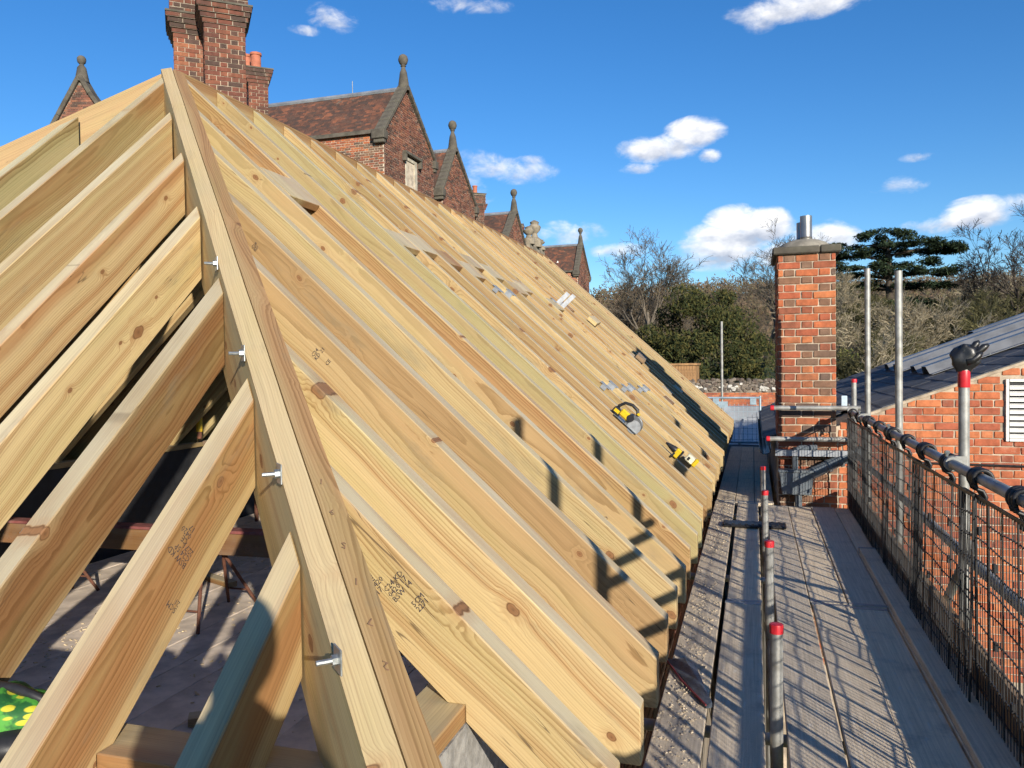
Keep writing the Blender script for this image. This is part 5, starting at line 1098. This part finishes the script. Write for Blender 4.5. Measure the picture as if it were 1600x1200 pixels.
mb = MB(); mb.box(pf_(bo, -.02, .035), (.07, .08, .06), RB); mb.build('white_side', simple('cream_plastic', (.62, .58, .42), .5), bt, bev=.008); mb = MB(); mb.box(pf_(bo, .033, .04), (.032, .084, .068), RB); mb.build('yellow_end', YELP, bt, bev=.006)
mb = MB(); mb.box(pf_(bo, -.03, .035, .041), (.02, .004, .03), RB); mb.build('dark_clip', BLKP, bt)
def hanger(lab, x, i, arms=False):
    y0 = RY[i]; y1 = RY[i+1]; o = thing('metal_hanger', lab, 'hanger', rf(x, (y0+y1)/2))
    mb = MB(); mb.box(pf_(rf(x, (y0+y1)/2), 0, -.06), (.19, y1-y0-THK-.01, .003), RB @ Matrix.Rotation(R(14), 3, 'Y')); mb.build('seat_plate', GALV_N, o)
    for (yy, sg) in ((y0, 1), (y1, -1)):
        mb = MB(); mb.box(pf_(rf(x, yy), 0, .003), (.10, THK+.02, .003), RB); mb.build('top_flange', GALV_N, o)
        mb = MB(); mb.box(pf_(rf(x, yy + sg*(THK/2+.004)), 0, -.035), (.07, .003, .075), RB); mb.build('side_plate', GALV_N, o)
        mb = MB(); mb.box(pf_(rf(x, yy - sg*(THK/2+.006)), .0, -.016), (.05, .004, .04), RB); mb.build('nail_tab', GALV_N, o)
        if arms:
            mb = MB(); mb.box(pf_(rf(x, yy + sg*(THK/2+.002)), .05, .06), (.055, .003, .24), RB @ Matrix.Rotation(R(25), 3, 'X')); mb.build('upright_strap', GALV_N, o)
hanger('bright galvanised hanger with its seat between two upper rafters', -2.18, 12); hanger('galvanised hanger with raised strap arms high on the slope', -2.26, 18, True)
hanger('galvanised hanger nearest the circular saw', -1.22, 12); hanger('galvanised hanger next to the one above the circular saw', -1.17, 14); hanger('galvanised hanger third along above the circular saw', -1.13, 16)
for (x, y, L, rzv, lab) in ((-2.02, 10.2, .42, .35, 'pale timber offcut lying across the rafters near the strap hanger'), (-1.48, 10.7, .36, .25, 'grey timber offcut lying across the rafters near the chimney shadow')):
    mb = MB(); mb.box((0, 0, .03), (.14, .55, .05)); o = mb.build('timber_offcut', WOOD if x < -1.7 else WOOD_OLD, None, roofM(x, y, .004) @ Matrix.Rotation(.12, 4, 'Z'), bev=.004); tag(o, lab, 'offcut', 'loose timber offcuts')

# ================================================================== PHOTOGRAPHER (behind the lens; casts the shadow over the jack rafters)
pn = thing('person', 'person in a dark jacket holding up a phone on the scaffold walkway', 'person', (.2, -.34, FZ))
def skin(name, verts, edges, mat, sub=1, parent=pn):
    me = bpy.data.meshes.new(name); me.from_pydata([v[0] for v in verts], edges, []); me.materials.append(mat)
    o = put(name, me, parent, T((0, 0, 0))); m_ = o.modifiers.new('skin', 'SKIN'); m_.use_smooth_shade = True
    for i, v in enumerate(verts): me.skin_vertices[0].data[i].radius = (v[1], v[1] if len(v) < 3 else v[2]); me.skin_vertices[0].data[i].use_root = (i == 0)
    s_ = o.modifiers.new('sub', 'SUBSURF'); s_.levels = sub; s_.render_levels = sub; return o
px_, py_ = .2, -.36
SKINM = simple('skin', (.45, .26, .19), .6, 0, .15, 9, .05); CLOTH = simple('dark_workwear', (.03, .035, .045), .85, 0, .3, 20, .3); HAIR = simple('brown_hair', (.06, .04, .025), .7, 0, .3, 40, .4)
V = [((px_, py_, -.58), .145, .11), ((px_, py_, -.38), .135, .10), ((px_, py_+.01, -.18), .155, .10), ((px_, py_+.02, -.085), .08, .07), ((px_, py_+.03, -.02), .052),
     ((px_-.17, py_+.02, -.13), .062), ((px_-.26, py_+.06, -.36), .05), ((-.085, -.16, -.10), .036), ((px_+.17, py_+.02, -.13), .062), ((px_+.24, py_+.08, -.36), .05), ((.10, -.16, -.10), .036),
     ((px_-.095, py_, -.68), .095), ((px_-.10, py_+.02, -1.02), .065), ((px_-.10, py_, -1.36), .045), ((px_-.105, py_+.12, -1.41), .04), ((px_+.095, py_, -.68), .095), ((px_+.11, py_+.02, -1.02), .065), ((px_+.11, py_, -1.36), .045), ((px_+.12, py_+.12, -1.41), .04)]
skin('body', V, [(0,1),(1,2),(2,3),(3,4),(2,5),(5,6),(6,7),(2,8),(8,9),(9,10),(0,11),(11,12),(12,13),(13,14),(0,15),(15,16),(16,17),(17,18)], CLOTH, 2)
mb = MB(); mb.ball((px_, py_+.05, .075), .1, 20, (.78, .95, 1.15)); mb.ball((px_, py_+.15, .065), .016, 8, (.8, 1, 1.3)); mb.ball((px_-.08, py_+.04, .07), .025, 8, (.4, .8, 1.2)); mb.ball((px_+.08, py_+.04, .07), .025, 8, (.4, .8, 1.2)); mb.tube((px_, py_+.03, -.06), (px_, py_+.04, .02), .05, .047, 12); hd = mb.build('head', SKINM, pn, smooth=True)
mb = MB(); mb.ball((px_, py_+.035, .105), .103, 20, (.84, .98, .98)); mb.build('hair', HAIR, hd, smooth=True)
for sg, hx in ((-1, -.085), (1, .10)):
    c = Vector((hx, -.15, -.09)); ins = -1 if hx > 0 else 1
    Vh = [(c, .03), (c + Vector((ins*.012, .05, .035)), .03, .018), (c + Vector((ins*.02, .085, .06)), .026, .014)]
    Eh = [(0, 1), (1, 2)]
    for q, (fz, fl) in enumerate(((.03, .05), (.012, .056), (-.006, .052), (-.022, .042))):
        k0 = len(Vh); b = c + Vector((ins*.02, .085, .06+fz)); Vh += [(b, .0095), (b + Vector((ins*.02, .025, 0)), .009), (b + Vector((ins*(.02+fl*.5), .022, 0)), .008)]; Eh += [(2, k0), (k0, k0+1), (k0+1, k0+2)]
    k0 = len(Vh); b = c + Vector((ins*.018, .04, .055)); Vh += [(b, .011), (b + Vector((ins*.02, .0, .03)), .0105), (b + Vector((ins*.04, .012, .04)), .009)]; Eh += [(1, k0), (k0, k0+1), (k0+1, k0+2)]
    skin('hand', [(tuple(v[0]),) + v[1:] for v in Vh], Eh, SKINM, 1)
ph = put('mobile_phone', None, None, T((.012, -.034, -.02))); tag(ph, 'black mobile phone held upright in both hands', 'phone')
mb = MB(); mb.bb((-.065, -.038, -.036), (.09, -.0295, .036)); mb.build('phone_body', BLKP, ph, bev=.003)
